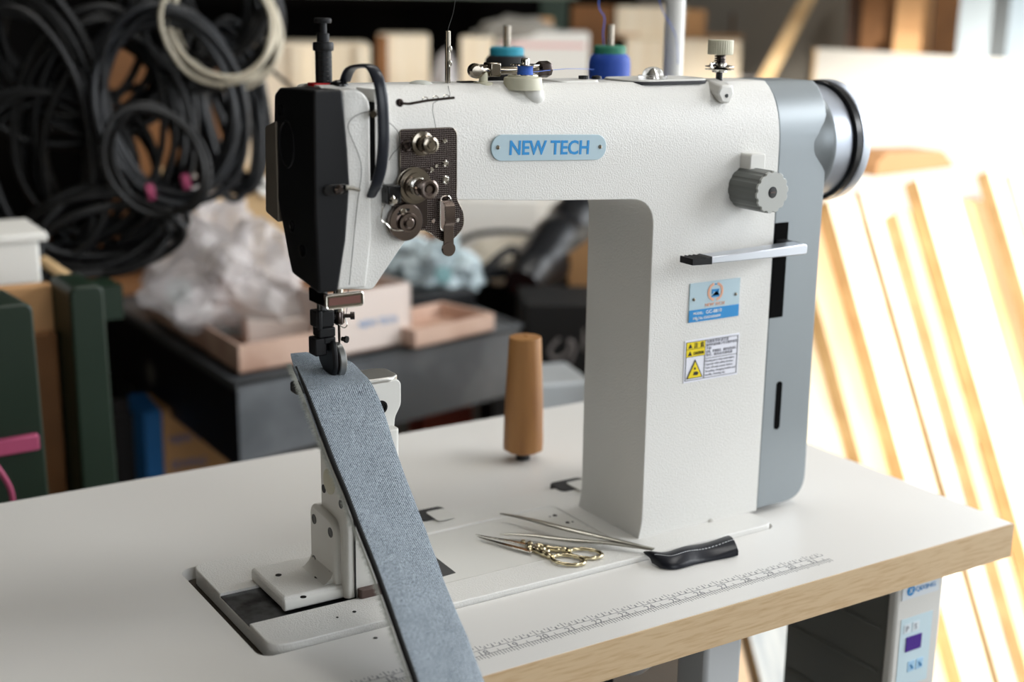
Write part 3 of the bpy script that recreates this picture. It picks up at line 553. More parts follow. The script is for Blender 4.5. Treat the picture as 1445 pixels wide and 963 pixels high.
# reverse lever
b = B(); prXZ(b, [(0.749, 0.2575), (0.749, 0.2632), (0.8560, 0.2655), (0.8590, 0.2640), (0.8590, 0.2570), (0.8560, 0.2560)], 0.866, 0.882); rl = mk('reverse_lever', b, M['alu'], SM, bevel=0.0008)
b = B(); prXZ(b, [(0.728, 0.2580), (0.728, 0.2635)]+[(0.729+0.0045*k+j, 0.2637-(0.0012 if j else 0)) for k in range(4) for j in (0.0, 0.0022)]+[(0.749, 0.2637), (0.749, 0.2572)], 0.8655, 0.8825); mk('lever_grip', b, M['black'], rl)
mk('lever_shank', box(B(), 0.8525, 0.862, 0.880, 0.905, 0.2575, 0.2645), M['blackm'], rl)
mk('pillar_notch', lathe(B(), at(1003, 737, y=0.8995), (0, -1, 0), [(0.0035, 0), (0.0020, 0.0012), (0, 0.0014)], 12), mat('shadow grey casting', (190, 187, 180), 0.5), SM)

# needle bar, presser foot -------------------------------------------
nx, ny = 0.4415, 0.947
gd = mk('front_finger_bar', prXZ(B(), rrect(0.4095, 0.4395, 0.2485, 0.2588, 0.0022), 0.9005, 0.9035), M['nickel'], SM, bevel=0.0006)
mk('bar_rim', tube(B(), [(x, 0.9003, z) for x, z in rrect(0.4095, 0.4395, 0.2485, 0.2588, 0.0022)], 0.0008, 6, True), M['chrome'], gd)
mk('bar_inset', box(B(), 0.4118, 0.4375, 0.8999, 0.9006, 0.2508, 0.2565), mat('brown reflective inset', (150, 110, 104), 0.3, metal=0.8), gd)
mk('bar_return', box(B(), 0.4088, 0.4118, 0.9015, 0.930, 0.2495, 0.2600), M['dnickel'], gd, bevel=0.0008)
c = at(487, 421, y=0.914)
pbx = at(455, 440, y=0.947).x
mk('presser_bar', cyl(B(), (pbx, ny, 0.205), (0, 0, 1), 0.0042, 0.075), M['steel'], SM)
mk('presser_bar_guide', box(B(), pbx-0.007, pbx-0.001, ny-0.004, ny+0.006, 0.246, 0.275), M['dnickel'], SM, bevel=0.001)
mk('needle_bar', cyl(B(), (nx, ny, 0.228), (0, 0, 1), 0.0040, 0.06), M['chrome'], SM)
mk('needle_clamp', lathe(B(), (nx, ny, 0.2235), (0, 0, 1), [(0.0030, 0), (0.0044, 0.0015), (0.0044, 0.0100), (0.0040, 0.0108), (0, 0.0108)], 20), M['dnickel'], SM)
mk('needle_clamp_screw', lathe(B(), (nx+0.002, ny-0.002, 0.2305), (1, -0.45, 0), [(0.0016, 0), (0.0016, 0.006), (0.0030, 0.0062), (0.0030, 0.0095), (0, 0.0095)], 14), M['dnickel'], SM)
mk('needle_thread_guide', tube(B(), spline([(nx-0.002, ny-0.003, 0.2245), (nx+0.002, ny-0.005, 0.2215), (nx+0.005, ny-0.004, 0.2235), (nx+0.004, ny-0.003, 0.2290)], 5), 0.0005, 6), M['chrome'], SM)
mk('needle', lathe(B(), (nx, ny, 0.2250), (0, 0, -1), [(0.0011, 0), (0.0011, 0.012), (0.0008, 0.016), (0.0007, 0.034), (0, 0.038)], 10), M['dnickel'], SM)
# roller presser foot: stacked black blocks, fork arm and steel wheel
b = box(B(), pbx-0.0082, pbx+0.0072, ny-0.0065, ny+0.0065, 0.2240, 0.2370); box(b, pbx-0.0072, pbx-0.0032, ny-0.008, ny-0.005, 0.2225, 0.2380); blk = mk('presser_clamp', b, M['blackm'], SM, bevel=0.0012)
mk('clamp_screw', lathe(B(), (pbx+0.0072, ny-0.001, 0.2305), (1, 0, 0), [(0.0030, 0), (0.0030, 0.0020), (0.0018, 0.0022), (0, 0.0022)], 14), M['blackg'], blk)
mk('presser_block', box(B(), pbx-0.0060, pbx+0.0078, ny-0.0070, ny+0.0060, 0.2160, 0.2236), M['blackm'], SM, bevel=0.0010)
b = box(B(), pbx-0.0095, pbx+0.0005, ny-0.0065, ny+0.0070, 0.2015, 0.2156); box(b, pbx-0.002, pbx+0.0080, ny-0.007, ny+0.005, 0.2105, 0.2158); mk('foot_carrier', b, M['blackm'], SM, bevel=0.0012)
wc = at(475, 508, x=0.4395); wy, wz = wc.y, wc.z
fk = [at(p, q, x=0.4305) for p, q in ((463, 476), (452, 480), (448, 492), (449, 508), (455, 522), (463, 531), (468, 532), (471, 520), (470, 500), (468, 484))]
b = B(); prYZ(b, fillet([(q.y, q.z) for q in fk], 0.003), 0.4307, 0.4352); fko = mk('roller_fork', b, M['black'], SM, bevel=0.0015)
c = at(461, 482, x=0.4305); mk('fork_pin', lathe(B(), c, (-1, 0, 0), [(0.0030, 0), (0.0030, 0.0008), (0.0015, 0.0014), (0, 0.0014)], 16), M['dnickel'], fko)
mk('roller_wheel', lathe(B(), (0.4367, wy, wz), (1, 0, 0), [(0.0040, -0.0005), (0.0040, 0.0005), (0.0105, 0.0006), (0.0110, 0.0000), (0.0134, 0.0000), (0.0140, 0.0007), (0.0140, 0.0050), (0.0134, 0.0057), (0.0105, 0.0057), (0.0100, 0.005), (0, 0.005)], 48), mat('brushed wheel steel', (150, 152, 152), 0.35, metal=0.85), SM)
mk('roller_hub', lathe(B(), (0.4342, wy, wz), (1, 0, 0), [(0.0095, 0), (0.0095, 0.0022), (0, 0.0022)], 28), M['brown'], SM)
mk('foot_screw', lathe(B(), (0.4405, ny-0.007, 0.2135), (0.6, -1, 0), [(0.0018, 0), (0.0018, 0.003), (0.0028, 0.0032), (0.0028, 0.0050), (0, 0.005)], 12), M['blackg'], SM)

# bed ------------------------------------------------------------------
bed = prXY(B(), fillet([(0.3475, 0.8705), (0.3475, 1.0455), (0.841, 1.0455), (0.841, 0.8672), (0.60, 0.8680)], [0.016, 0.012, 0.010, 0.010, 0]), -0.010, 0.0045)
bed = boolean(bed, box(B(), 0.30, 0.44, 0.9165, 0.9795, 0.0012, 0.02), 'DIFFERENCE')
bed = boolean(bed, prXY(B(), fillet([(0.497, 0.905), (0.497, 1.005), (0.690, 1.010), (0.690, 0.905)], 0.012), 0.0030, 0.02), 'DIFFERENCE')
bedo = mk('bed', bed, M['paint'], SM, bevel=0.0014, seg=2)
mk('slide_plate', box(B(), 0.3480, 0.440, 0.9170, 0.9790, 0.0008, 0.0022), M['steel'], SM)
mk('bed_well', prXY(B(), rrect(0.338, 0.845, 0.8675, 1.0495, 0.012), -0.03, -0.0105), mat('dark gap liner', (60, 52, 42), 0.8), SM)
mk('centre_plate', prXY(B(), fillet([(0.499, 0.907), (0.499, 1.003), (0.688, 1.008), (0.688, 0.907)], 0.011), 0.0028, 0.0036), M['paint_s'], SM)
for px, py, r in ((783, 728, 0.0022), (776, 729.5, 0.001), (801, 738, 0.002), (808, 737, 0.001)):
    mk('bed_hole', cyl(B(), at(px, py, z=0.0036), (0, 0, 1), r, 0.0003, 14), M['blackg'], SM)
for px, py, r in ((397, 797, 0.0016), (416, 793, 0.0016), (500, 864, 0.0016), (394, 811, 0.0030), (476, 872, 0.001)):
    mk('bed_hole', cyl(B(), at(px, py, z=0.0045), (0, 0, 1), r, 0.0003, 14), M['blackg'], SM)
# hinges behind, dark wedge in front
for px, py, w in ((603, 727, 0.030), (800, 686, 0.034)):
    c = at(px, py, z=0.0); h = mk('hinge_pad', prXY(B(), rrect(c.x-w/2-0.004, c.x+w/2, 1.032, 1.058, 0.006), 0.0002, 0.0058), M['hinge'], SM, bevel=0.0008)
    mk('hinge_leaf', prXY(B(), rrect(c.x-0.006, c.x+0.014, 1.024, 1.049, 0.003), 0.0058, 0.0064), M['paint_s'], SM)
mk('dark_wedge', prXY(B(), [(at(p, q, z=0.0036).x, at(p, q, z=0.0036).y) for p, q in ((608, 782), (643, 809), (626, 814), (600, 818))], 0.0036, 0.0040), mat('dark grey wedge', (70, 70, 70), 0.6), SM)  # thin flat dark grey wedge lying on the plate
# bracket for the post
BX = 0.4247
fb = B(); prXY(fb, rrect(0.3790, 0.4400, 0.9240, 0.9925, 0.003), 0.0040, 0.0150); foot = mk('bracket_foot', fb, M['paint'], SM, bevel=0.0028, seg=3)
mk('foot_rail', prYZ(B(), fillet([(0.9225, 0.0035), (0.9225, 0.0125), (0.9310, 0.0155), (0.9310, 0.0035)], 0.003), 0.3795, 0.4460), M['paint_s'], SM, bevel=0.001)
mk('post_bracket', prYZ(B(), fillet([(0.9265, 0.010), (0.9265, 0.0680), (0.9745, 0.0715), (0.9745, 0.010)], [0, 0.012, 0.012, 0]), BX, 0.4385), M['paint_s'], SM, bevel=0.003, seg=3)
mk('bracket_fillet', prXZ(B(), [(BX-0.010, 0.0145), (BX-0.006, 0.0158), (BX-0.002, 0.0195), (BX+0.001, 0.026), (BX+0.001, 0.0145)], 0.930, 0.973), M['paint_s'], SM, smooth=60)
for px, py in ((443, 733), (466, 752), (443, 791), (465, 813)):
    c = at(px, py, x=BX-0.0002); mk('bracket_screw', lathe(B(), c+Vector((0.0004, 0, 0)), (-1, 0, 0), [(0.0042, 0), (0.0042, 0.0006), (0.0030, 0.0007), (0.0028, 0.0003), (0, 0.0003)], 18), mat('grey screw', (88, 88, 86), 0.5), SM)
for px, py in ((428, 843), (448, 815), (393, 812)):
    mk('foot_hole', cyl(B(), at(px, py, z=0.0152), (0, 0, 1), 0.0026, 0.0002, 14), M['blackg'], foot)
# the post
pc = at(450, 640, x=0.430).y
post_o = mk('post', prXY(B(), rrect(0.4300, 0.4795, 0.9180, pc, 0.004), 0.004, 0.140), M['paint_s'], SM, bevel=0.001)
c = at(465, 680, x=0.430); mk('post_cap', lathe(B(), c+Vector((0.001, 0, 0)), (-1, 0, 0), [(0.0105, 0), (0.0105, 0.0018), (0.009, 0.0022), (0, 0.0022)], 30), M['cream'], SM)
for px, py in ((457, 690), (481, 712)):
    c = at(px, py, x=0.430); mk('post_screw', lathe(B(), c+Vector((0.0005, 0, 0)), (-1, 0, 0), [(0.0036, 0), (0.0036, 0.0008), (0, 0.0009)], 18), M['hinge'], SM)
hd = [(0.4480, 0.1500), (0.4480, 0.1775), (0.4835, 0.1775), (0.4865, 0.174), (0.4865, 0.156), (0.4810, 0.146), (0.4790, 0.120), (0.440, 0.120)]
mk('post_head', prXZ(B(), fillet(hd, 0.003), 0.9290, 0.9600), M['paint_s'], SM, bevel=0.0040, seg=4)
mk('throat_plate', prXY(B(), fillet([(0.4560, 0.9290), (0.4790, 0.9290), (0.4868, 0.935), (0.4868, 0.956), (0.4790, 0.9610), (0.4560, 0.9610)], 0.004), 0.1745, 0.1800), mat('brushed plate steel', (205, 204, 200), 0.32, metal=0.85), SM, bevel=0.0018, seg=3)
c = at(541, 577, y=0.9245); mk('head_screw_hole', lathe(B(), (c.x, 0.9292, c.z), (0, -1, 0), [(0.0056, 0), (0.0056, 0.0012), (0.004, 0.0014), (0.0036, 0.0004), (0, 0.0004)], 20), M['blackg'], SM)
mk('hook_bracket', prXY(B(), rrect(0.4400, 0.4760, 0.9120, 0.9190, 0.002), 0.0040, 0.012), M['brown'], SM, bevel=0.0008)
mk('post_seam', box(B(), 0.4375, 0.4388, 0.9172, 0.9185, 0.004, 0.082), M['blackg'], SM)
c = at(420, 545, y=0.955); mk('hook_cover_tip', box(B(), c.x-0.004, c.x+0.020, 0.950, 0.962, c.z-0.006, c.z+0.003), M['blackm'], SM, bevel=0.002)

# ---------------------------------------------------------------- denim strip
dn = bpy.data.materials.new('light blue denim'); dn.use_nodes = True; nt = dn.node_tree; bs = nt.nodes['Principled BSDF']; bs.inputs['Roughness'].default_value = 0.9; bs.inputs['Specular IOR Level'].default_value = 0.1
uv = nt.nodes.new('ShaderNodeUVMap'); uv.uv_map = 'uv'
wv = nt.nodes.new('ShaderNodeTexWave'); wv.bands_direction = 'DIAGONAL'; wv.inputs['Scale'].default_value = 350; wv.inputs['Distortion'].default_value = 3.0; wv.inputs['Detail'].default_value = 2; wv.inputs['Detail Scale'].default_value = 3.0
n1 = nt.nodes.new('ShaderNodeTexNoise'); n1.inputs['Scale'].default_value = 700; n1.inputs['Detail'].default_value = 2
n2 = nt.nodes.new('ShaderNodeTexNoise'); n2.inputs['Scale'].default_value = 45; n2.inputs['Detail'].default_value = 3
for n_ in (wv, n1, n2): nt.links.new(uv.outputs[0], n_.inputs['Vector'])
ad = nt.nodes.new('ShaderNodeMath'); ad.operation = 'MULTIPLY_ADD'; ad.inputs[1].default_value = 0.9; nt.links.new(n1.outputs['Fac'], ad.inputs[0]); nt.links.new(wv.outputs['Fac'], ad.inputs[2])
ad2 = nt.nodes.new('ShaderNodeMath'); ad2.operation = 'MULTIPLY_ADD'; ad2.inputs[1].default_value = 0.3; nt.links.new(n2.outputs['Fac'], ad2.inputs[0]); nt.links.new(ad.outputs[0], ad2.inputs[2])
rp = nt.nodes.new('ShaderNodeValToRGB'); rp.color_ramp.elements[0].position = 0.70; rp.color_ramp.elements[1].position = 1.45
rp.color_ramp.elements[0].position = 0.42; rp.color_ramp.elements[1].position = 0.96
sc = nt.nodes.new('ShaderNodeMath'); sc.operation = 'MULTIPLY'; sc.inputs[1].default_value = 0.62; nt.links.new(ad2.outputs[0], sc.inputs[0])
rp.color_ramp.elements[0].color = lin((56, 64, 74)); rp.color_ramp.elements[1].color = lin((182, 193, 202)); nt.links.new(sc.outputs[0], rp.inputs[0]); nt.links.new(rp.outputs[0], bs.inputs['Base Color'])
bp = nt.nodes.new('ShaderNodeBump'); bp.inputs['Strength'].default_value = 0.5; bp.inputs['Distance'].default_value = 0.0005; nt.links.new(ad.outputs[0], bp.inputs['Height']); nt.links.new(bp.outputs[0], bs.inputs['Normal'])
M['denim'] = dn
rows = [  # left edge px, right edge px, depth y
    ((410, 499), (432, 497), 0.976), ((412, 508), (487, 508), 0.973), ((415, 520), (503, 518), 0.964), ((420, 532), (512, 529), 0.947), ((430, 556), (525, 545), 0.921), ((440, 583), (538, 574), 0.912),
    ((452, 615), (551, 612), 0.900), ((466, 652), (564, 655), 0.889), ((484, 695), (581, 700), 0.873), ((503, 745), (599, 748), 0.855),
    ((523, 795), (617, 797), 0.829), ((543, 850), (637, 850), 0.801), ((562, 905), (658, 900), 0.769), ((580, 955), (677, 950), 0.738), ((596, 1005), (695, 1000), 0.708), ((612, 1060), (715, 1055), 0.680)]
Ls = spline([at(*l, y=y-0.004) for l, r, y in rows], 5); Rs = spline([at(*r, y=y+0.004) for l, r, y in rows], 5)
NCU = 28; thick = 0.0055
b = B(); uvl = b.loops.layers.uv.new('uv'); grid = []; vv = 0.0; vlist = []
for i, (l, r) in enumerate(zip(Ls, Rs)):
    if i: vv += ((l+r)/2-(Ls[i-1]+Rs[i-1])/2).length
    vlist.append(vv)
    tdir = (Ls[min(i+1, len(Ls)-1)]-Ls[max(i-1, 0)]).normalized(); a = (r-l); wd_ = a.length; a.normalize(); nrm = a.cross(tdir); 
    if nrm.dot(CAM-l) < 0: nrm = -nrm
    nrm.normalize(); ring = []
    th = thick*min(1, 0.12+max(0, i-4)/16)
    for k in range(NCU):
        t = 2*PI*k/NCU; x = math.cos(t); z = math.sin(t)
        sx = math.copysign(abs(x)**0.45, x)*0.5+0.5; sz = math.copysign(abs(z)**0.8, z)*(1+0.5*x*(1 if z > 0 else 0))
        wob = 0.0011*noise.noise(Vector((sx*3, vv*40, 2)))*(1 if z > 0 else 0.3)
        ring.append((b.verts.new(l+a*(sx*wd_)+nrm*(sz*th*0.62+wob)), sx*wd_+(0 if z >= 0 else 0.1)))
    grid.append(ring)
for i in range(len(grid)-1):
    for k in range(NCU):
        q = (grid[i][k], grid[i][(k+1) % NCU], grid[i+1][(k+1) % NCU], grid[i+1][k]); f = b.faces.new([x[0] for x in q])
        for lp, (xx, vi) in zip(f.loops, ((q[0][1], i), (q[1][1], i), (q[2][1], i+1), (q[3][1], i+1))): lp[uvl].uv = (xx, vlist[vi])
b.faces.new([x[0] for x in grid[0]]); b.faces.new([x[0] for x in grid[-1]])
DS = tag(mk('denim_strip', b, M['denim'], smooth=80), 'folded light blue denim strip draped from the presser wheel over the table edge', 'fabric strip')
# black seam line along the left edge and fuzzy fringe outside it
b = B(); pts = [l+(r-l).normalized()*0.0014+Vector((0, -0.0022, 0.0002)) for l, r in zip(Ls, Rs)][9:]
tube(b, pts, [0.0008+0.0014*min(1, i/22) for i in range(len(pts))], 8); mk('seam_edge', b, mat('black edge tape', (12, 12, 13), 0.8), DS, smooth=60)
b = B(); random.seed(3)
fl = [l+(l-r).normalized()*0.0014 for l, r in zip(Ls, Rs)]
tube(b, [p+Vector((0, 0.0015, -0.0005)) for p in fl[8:]], 0.0007, 6)
for i in range(8, len(fl)-1):
    for k in range(52):
        p = fl[i].lerp(fl[i+1], random.random()); d = (Ls[i]-Rs[i]).normalized()+Vector((random.uniform(-.5, .5), random.uniform(-.5, .5), random.uniform(-.9, .4)))
        d.normalize(); p = p+Vector((0, 0.003*random.random(), 0)); q = p+d*random.uniform(0.0020, 0.0058)
        u = Vector((random.uniform(-1, 1), random.uniform(-1, 1), random.uniform(-1, 1))).normalized()*0.00018; w = d.cross(u)
        vs = [b.verts.new(p+u), b.verts.new(p-u*0.5+w), b.verts.new(p-u*0.5-w), b.verts.new(q)]
        b.faces.new((vs[0], vs[1], vs[3])); b.faces.new((vs[1], vs[2], vs[3])); b.faces.new((vs[2], vs[0], vs[3]))
fo = mk('frayed_fringe', b, mat('frayed cotton', (176, 178, 170), 0.9), DS, smooth=60); fo['label'] = 'pale frayed fringe along the edge'; fo['kind'] = 'stuff'

# ---------------------------------------------------------------- threads
def thread(label, pts, m, r=0.00022, k=8):
    return tag(mk('sewing_thread', tube(B(), spline(pts, k), r, 6), m, smooth=80), label, 'thread')
top_pin = Vector((0.5385, 0.947, 0.4475))
thread('black thread running up from the silver thread pin out of view', [top_pin+Vector((0, 0, -0.012)), top_pin, at(640, 15, y=0.955), at(646, -30, y=0.96)], M['thread'])
thread('black thread from the thread pin down to the top of the tension plate', [top_pin+Vector((0, -0.002, -0.025)), at(632, 118, y=0.935), at(634, 138, y=0.888), at(611, 146, y=0.8885), at(615, 180, y=0.893)], M['thread'], k=3)
thread('black thread looping from the guard across the white head down to the needle',
       [at(527, 156, y=0.893), at(510, 160, y=0.893), at(496, 168, y=0.893), at(491, 180, y=0.8935), at(497, 197, y=0.8935), at(507, 222, y=0.8935), at(510, 245, y=0.8935), at(504, 290, y=0.8935), at(498, 350, y=0.8935), at(493, 400, y=0.8937), at(491, 413, y=0.913), at(489, 440, y=0.94), at(484, 455, y=0.943), at(479, 458, y=0.9465)], M['thread'])
thread('fine thread arc between the black guard and the tension plate', [at(547, 172, y=0.893), at(556, 179, y=0.893), at(563, 190, y=0.8935), at(563, 207, y=0.8945), at(555, 216, y=0.894), at(549, 226, y=0.894)], M['thread'])
thread('fine thread hanging below the black guard beside the tension discs', [at(541, 258, y=0.893), at(545, 275, y=0.893), at(544, 286, y=0.893), at(540, 296, y=0.892)], M['thread'])
thread('blue thread stretched level from the bobbin winder to the blue spool', [(0.5965, 0.919, 0.4160), at(800, 97, y=0.96), at(838, 98, y=1.05)], M['bthread'], k=2)

# ---------------------------------------------------------------- scissors, tweezers, pouch
def bz(px, py, z=0.0065): return at(px, py, z=z)
SC = thing('embroidery_scissors', bz(750, 772, 0.0036), 'small gold handled embroidery scissors lying on the machine bed', 'scissors')
def blade(t, w0, w1, z, name):
    tip, heel = Vector(t[0]), Vector(t[1]); d = (heel-tip).normalized(); s = d.cross(Vector((0, 0, 1)))
    b = B(); prof_ = [(0, 0.0002), (0.15, w0*0.5), (0.6, w0*0.9), (1, w0)]
    L_ = (heel-tip).length
    pts = [tip+d*L_*k+s*h for k, h in prof_]+[heel-s*w1, tip+d*L_*0.5-s*w1*0.5]
    prism(b, [(p.x, p.y, z) for p in pts], 0, (0, 0, 0.0011)); return mk(name, b, M['chrome'], SC, bevel=0.0003)
blade((bz(673, 757), bz(752, 778)), 0.0045, 0.001, 0.0058, 'blade'); blade((bz(671, 756), bz(750, 773)), 0.001, 0.0045, 0.0070, 'blade')
def ring(c, rx_, ry_, ang, name, neck):
    pts = []
    for i in range(28):
        t = 2*PI*i/28; x, y = rx_*math.cos(t), ry_*math.sin(t); pts.append(Vector((c.x+x*math.cos(ang)-y*math.sin(ang), c.y+x*math.sin(ang)+y*math.cos(ang), 0.0068)))
    b = B(); tube(b, pts, [0.0017+0.0003*math.sin(i*2.4) for i in range(28)], 8, True); tube(b, spline(neck, 5), [0.0021+0.0009*abs(math.sin(i*0.9)) for i in range((len(neck)-1)*5+1)], 8)
    return mk(name, b, M['gold'], SC, smooth=60)
cA, cB = bz(826, 782), bz(802, 791)
axd = (bz(851, 783)-bz(760, 772)); angA = math.atan2(axd.y, axd.x)
eA = cA - Vector((math.cos(angA), math.sin(angA), 0))*0.014; eB = cB - Vector((math.cos(angA-0.1), math.sin(angA-0.1), 0))*0.014
ring(cA, 0.0145, 0.0095, angA, 'handle', [bz(745, 775), bz(760, 771), bz(778, 775), bz(795, 776), eA]); ring(cB, 0.0145, 0.0095, angA-0.1, 'handle', [bz(742, 769), bz(757, 777), bz(770, 783), eB])
mk('pivot_screw', lathe(B(), Vector((bz(755, 775).x, bz(755, 775).y, 0.0072)), (0, 0, 1), [(0.0026, 0), (0.0026, 0.0014), (0.0015, 0.002), (0, 0.002)], 14), M['nickel'], SC)
b = B()
for px, py in ((738, 766), (748, 768), (758, 772), (766, 776), (772, 779)):
    lathe(b, Vector((bz(px, py).x, bz(px, py).y, 0.0074)), (0, 0, 1), [(0.0026, 0), (0.0018, 0.0012), (0, 0.0016)], 8)
mk('scroll_ornament', b, M['gold'], SC)
TW = thing('steel_tweezers', bz(915, 775, 0.0046), 'long pointed steel tweezers lying half open against the pillar foot', 'tweezers')
def tarm(pts, hs, name):
    b = B(); sp_ = spline(pts, 6); n_ = len(sp_)
    tube(b, sp_, [hs[0]+(hs[1]-hs[0])*math.sin(PI*min(0.86, 0.04+i/n_*0.9))**0.8 for i in range(n_)], 8, flat=0.45, upv=(0, 0, 1)); return mk(name, b, mat('satin tweezer steel', (190, 188, 180), 0.3, metal=1), TW, smooth=50)
tarm([bz(706, 725, 0.010), bz(745, 733, 0.012), bz(800, 747, 0.013), bz(860, 761, 0.012), bz(923, 775, 0.010)], (0.0005, 0.0036), 'prong')
tarm([bz(705, 754, 0.008), bz(750, 756, 0.009), bz(800, 762, 0.010), bz(860, 767, 0.010), bz(921, 776, 0.009)], (0.0005, 0.0034), 'prong')
# pouch
b = B(); Pa = [at(908, 779, z=0.006), at(940, 778, z=0.010), at(980, 769, z=0.010), at(1028, 757, z=0.010)]; Pb = [at(932, 799, z=0.003), at(955, 799, z=0.004), at(990, 793, z=0.002), at(1042, 779, z=0.005)]
Sa, Sb = spline(Pa, 6), spline(Pb, 6); gr_ = []
for i, (p, q) in enumerate(zip(Sa, Sb)):
    col = []
    for k in range(9):
        t = k/8; col.append(p.lerp(q, t)+Vector((0, 0, 0.0035*math.sin(PI*t)+0.0008*math.sin(i*0.8))))
    for k in range(8, -1, -1):
        t = k/8; v = p.lerp(q, t); v.z = max(v.z-0.0045+0.001*math.sin(i*0.8), 0.0008 if t > 0.4 else 0.0050-0.003*t); col.append(v)
    gr_.append([b.verts.new(v) for v in col])
for A_, B_ in zip(gr_, gr_[1:]):
    n_ = len(A_)
    for k in range(n_): b.faces.new((A_[k], A_[(k+1) % n_], B_[(k+1) % n_], B_[k]))
b.faces.new(gr_[0]); b.faces.new(gr_[-1])
PO = tag(mk('leather_sheath', b, M['leather'], smooth=60), 'glossy black stitched leather sheath on the table by the pillar foot', 'sheath')
b = B()
for i in range(1, len(Sa)-1):
    for h in (0.15, 0.65):
        p = Sa[i].lerp(Sb[i], 0.52); q = Sa[i+1].lerp(Sb[i+1], 0.52); z0 = 0.0036
        A_ = p.lerp(q, h)+Vector((0, 0, 0.0036+0.0008*math.sin((i+h)*0.8))); B_ = p.lerp(q, h+0.28)+Vector((0, 0, 0.0036+0.0008*math.sin((i+h+.28)*0.8)))
        tube(b, [A_, B_], 0.00028, 5)
mk('stitching', b, M['white'], PO)

# ---------------------------------------------------------------- wooden peg, spools on their stand
WP = thing('wooden_peg', (0.7404, 1.1445, 0), 'tapered wooden peg standing upright on the table behind the machine', 'peg')
c = at(738, 648, z=0.0); hz_ = at(739, 474, y=c.y).z; s = (at(761, 560, y=c.y)-at(715, 560, y=c.y)).length/2
mk('grip', lathe(B(), (c.x, c.y, 0.010), (0, 0, 1), [(s*0.90, 0), (s*1.04, 0.002), (s*1.06, 0.008), (s*1.02, 0.045), (s*0.92, 0.09), (s*0.85, hz_-0.014), (s*0.82, hz_-0.0115), (s*0.15, hz_-0.0105), (s*0.12, hz_-0.013), (0, hz_-0.013)], 10), M['turned'], WP, smooth=40)
mk('ferrule', cyl(B(), (c.x, c.y, 0.0002), (0, 0, 1), 0.0075, 0.0102), M['blackg'], WP)
ys = 1.17
PSC = (at(884, 90, y=ys)-at(836, 90, y=ys)).length/2
def spool(px, ty_, label, m1, m2, y):
    c = at(px, 90, y=y); ztop = at(px, ty_, y=y).z; r = PSC*(y/ys)
    T = thing('thread_spool', (c.x, y, ztop-0.115), label, 'thread spool', 'thread spools on the stand')
    mk('cone_base', lathe(B(), (c.x, y, ztop-0.115), (0, 0, 1), [(r*0.9, 0), (r*0.9, 0.004), (r*0.3, 0.005)], 28), m1, T)
    mk('winding', lathe(B(), (c.x, y, ztop-0.110), (0, 0, 1), [(r*0.5, 0), (r*0.98, 0.002), (r, 0.010), (r, 0.092), (r*0.95, 0.098), (r*0.80, 0.1015), (r*0.5, 0.102)], 36), m2, T)
    mk('spool_core', lathe(B(), (c.x, y, ztop-0.012), (0, 0, 1), [(r*0.78, 0), (r*0.78, 0.010), (r*0.70, 0.012), (r*0.25, 0.0115)], 30), m1, T)
    return c, ztop
cs1, z1s = spool(860, 64, 'blue thread spool with green core standing behind the arm', mat('green plastic', (40, 120, 95), 0.5), mat('royal blue winding', (28, 70, 165), 0.55, bump=(60, 0.4, 0.001), stretch=(0.01, 0.01, 20)), 1.17)
cs2, z2s = spool(715, 66, 'black thread spool with turquoise core behind the bobbin winder', mat('turquoise plastic', (40, 150, 175), 0.5), mat('black winding', (22, 22, 26), 0.6), 1.20)
TS = thing('thread_stand', (0.97, 1.19, 0), 'pale thread stand pole rising behind the machine arm with spool pins', 'thread stand')
cp = at(949, 100, y=1.19); rp_ = (at(961, 60, y=1.19)-at(939, 60, y=1.19)).length/2
mk('pole', cyl(B(), (cp.x, 1.19, 0.0), (0, 0, 1), rp_, 0.75, 28), M['paint_s'], TS)
for c_, zt, y_ in ((cs1, z1s, 1.17), (cs2, z2s, 1.20)):
    mk('spool_pin', cyl(B(), (c_.x, y_, zt-0.118), (0, 0, 1), 0.0038, 0.139, 14), M['nickel'], TS)
b = B(); tube(b, [(cs2.x, 1.20, z2s-0.120), ((cs1.x+cs2.x)/2, 1.185, z2s-0.121), (cs1.x, 1.17, z1s-0.120), (cp.x, 1.19, z1s-0.120)], 0.006, 10); mk('cross_arm', b, M['paint_s'], TS)
mk('base_flange', lathe(B(), (cp.x, 1.19, 0.0), (0, 0, 1), [(0.032, 0), (0.032, 0.005), (0.016, 0.008), (0.016, 0.02)], 28), M['paint_s'], TS)
thread('blue thread rising in waves from the blue spool', [Vector((cs1.x-0.008, 1.17, z1s-0.001)), at(851, 45, y=1.16), at(853, 25, y=1.16), at(845, 8, y=1.16), at(848, -30, y=1.16)], M['bthread'], 0.0005)
thread('pale blue thread slanting down in front of the stand pole', [at(925, -20, y=1.13), at(935, 15, y=1.14), at(948, 38, y=1.15), at(955, 60, y=1.16), at(958, 120, y=1.2)], M['bthread'], 0.0004)

# ================================================================ the workshop behind
def face_frame(px, py, y, turn=0.0):
    """origin at the seen point, x to the right, y away from the eye, z up"""
    p = at(px, py, y=y); az = math.atan2(p.x, p.y)+math.radians(turn)
    D = (p-CAM).dot(_f)
    return Matrix(((math.cos(az), math.sin(az), 0, p.x), (-math.sin(az), math.cos(az), 0, p.y), (0, 0, 1, p.z), (0, 0, 0, 1))), D/FPX
def fbox(name, label, cat, x0, y0, x1, y1, Y, depth, m, turn=0, zbot=None, group=None, bevel=0.003, lid=None):
    F, s = face_frame((x0+x1)/2, y1 if zbot is None else y0, Y, turn); w = (x1-x0)*s
    if zbot is None: z0, z1 = 0.0, (y1-y0)*s*1.03
    else: z0, z1 = zbot-F[2][3], 0.0
    bm = box(B(), -w/2, w/2, 0, depth, z0, z1, F)
    o = mk(name, bm, m, bevel=bevel)
    tag(o, label, cat, group); return o, F, w, z0, z1
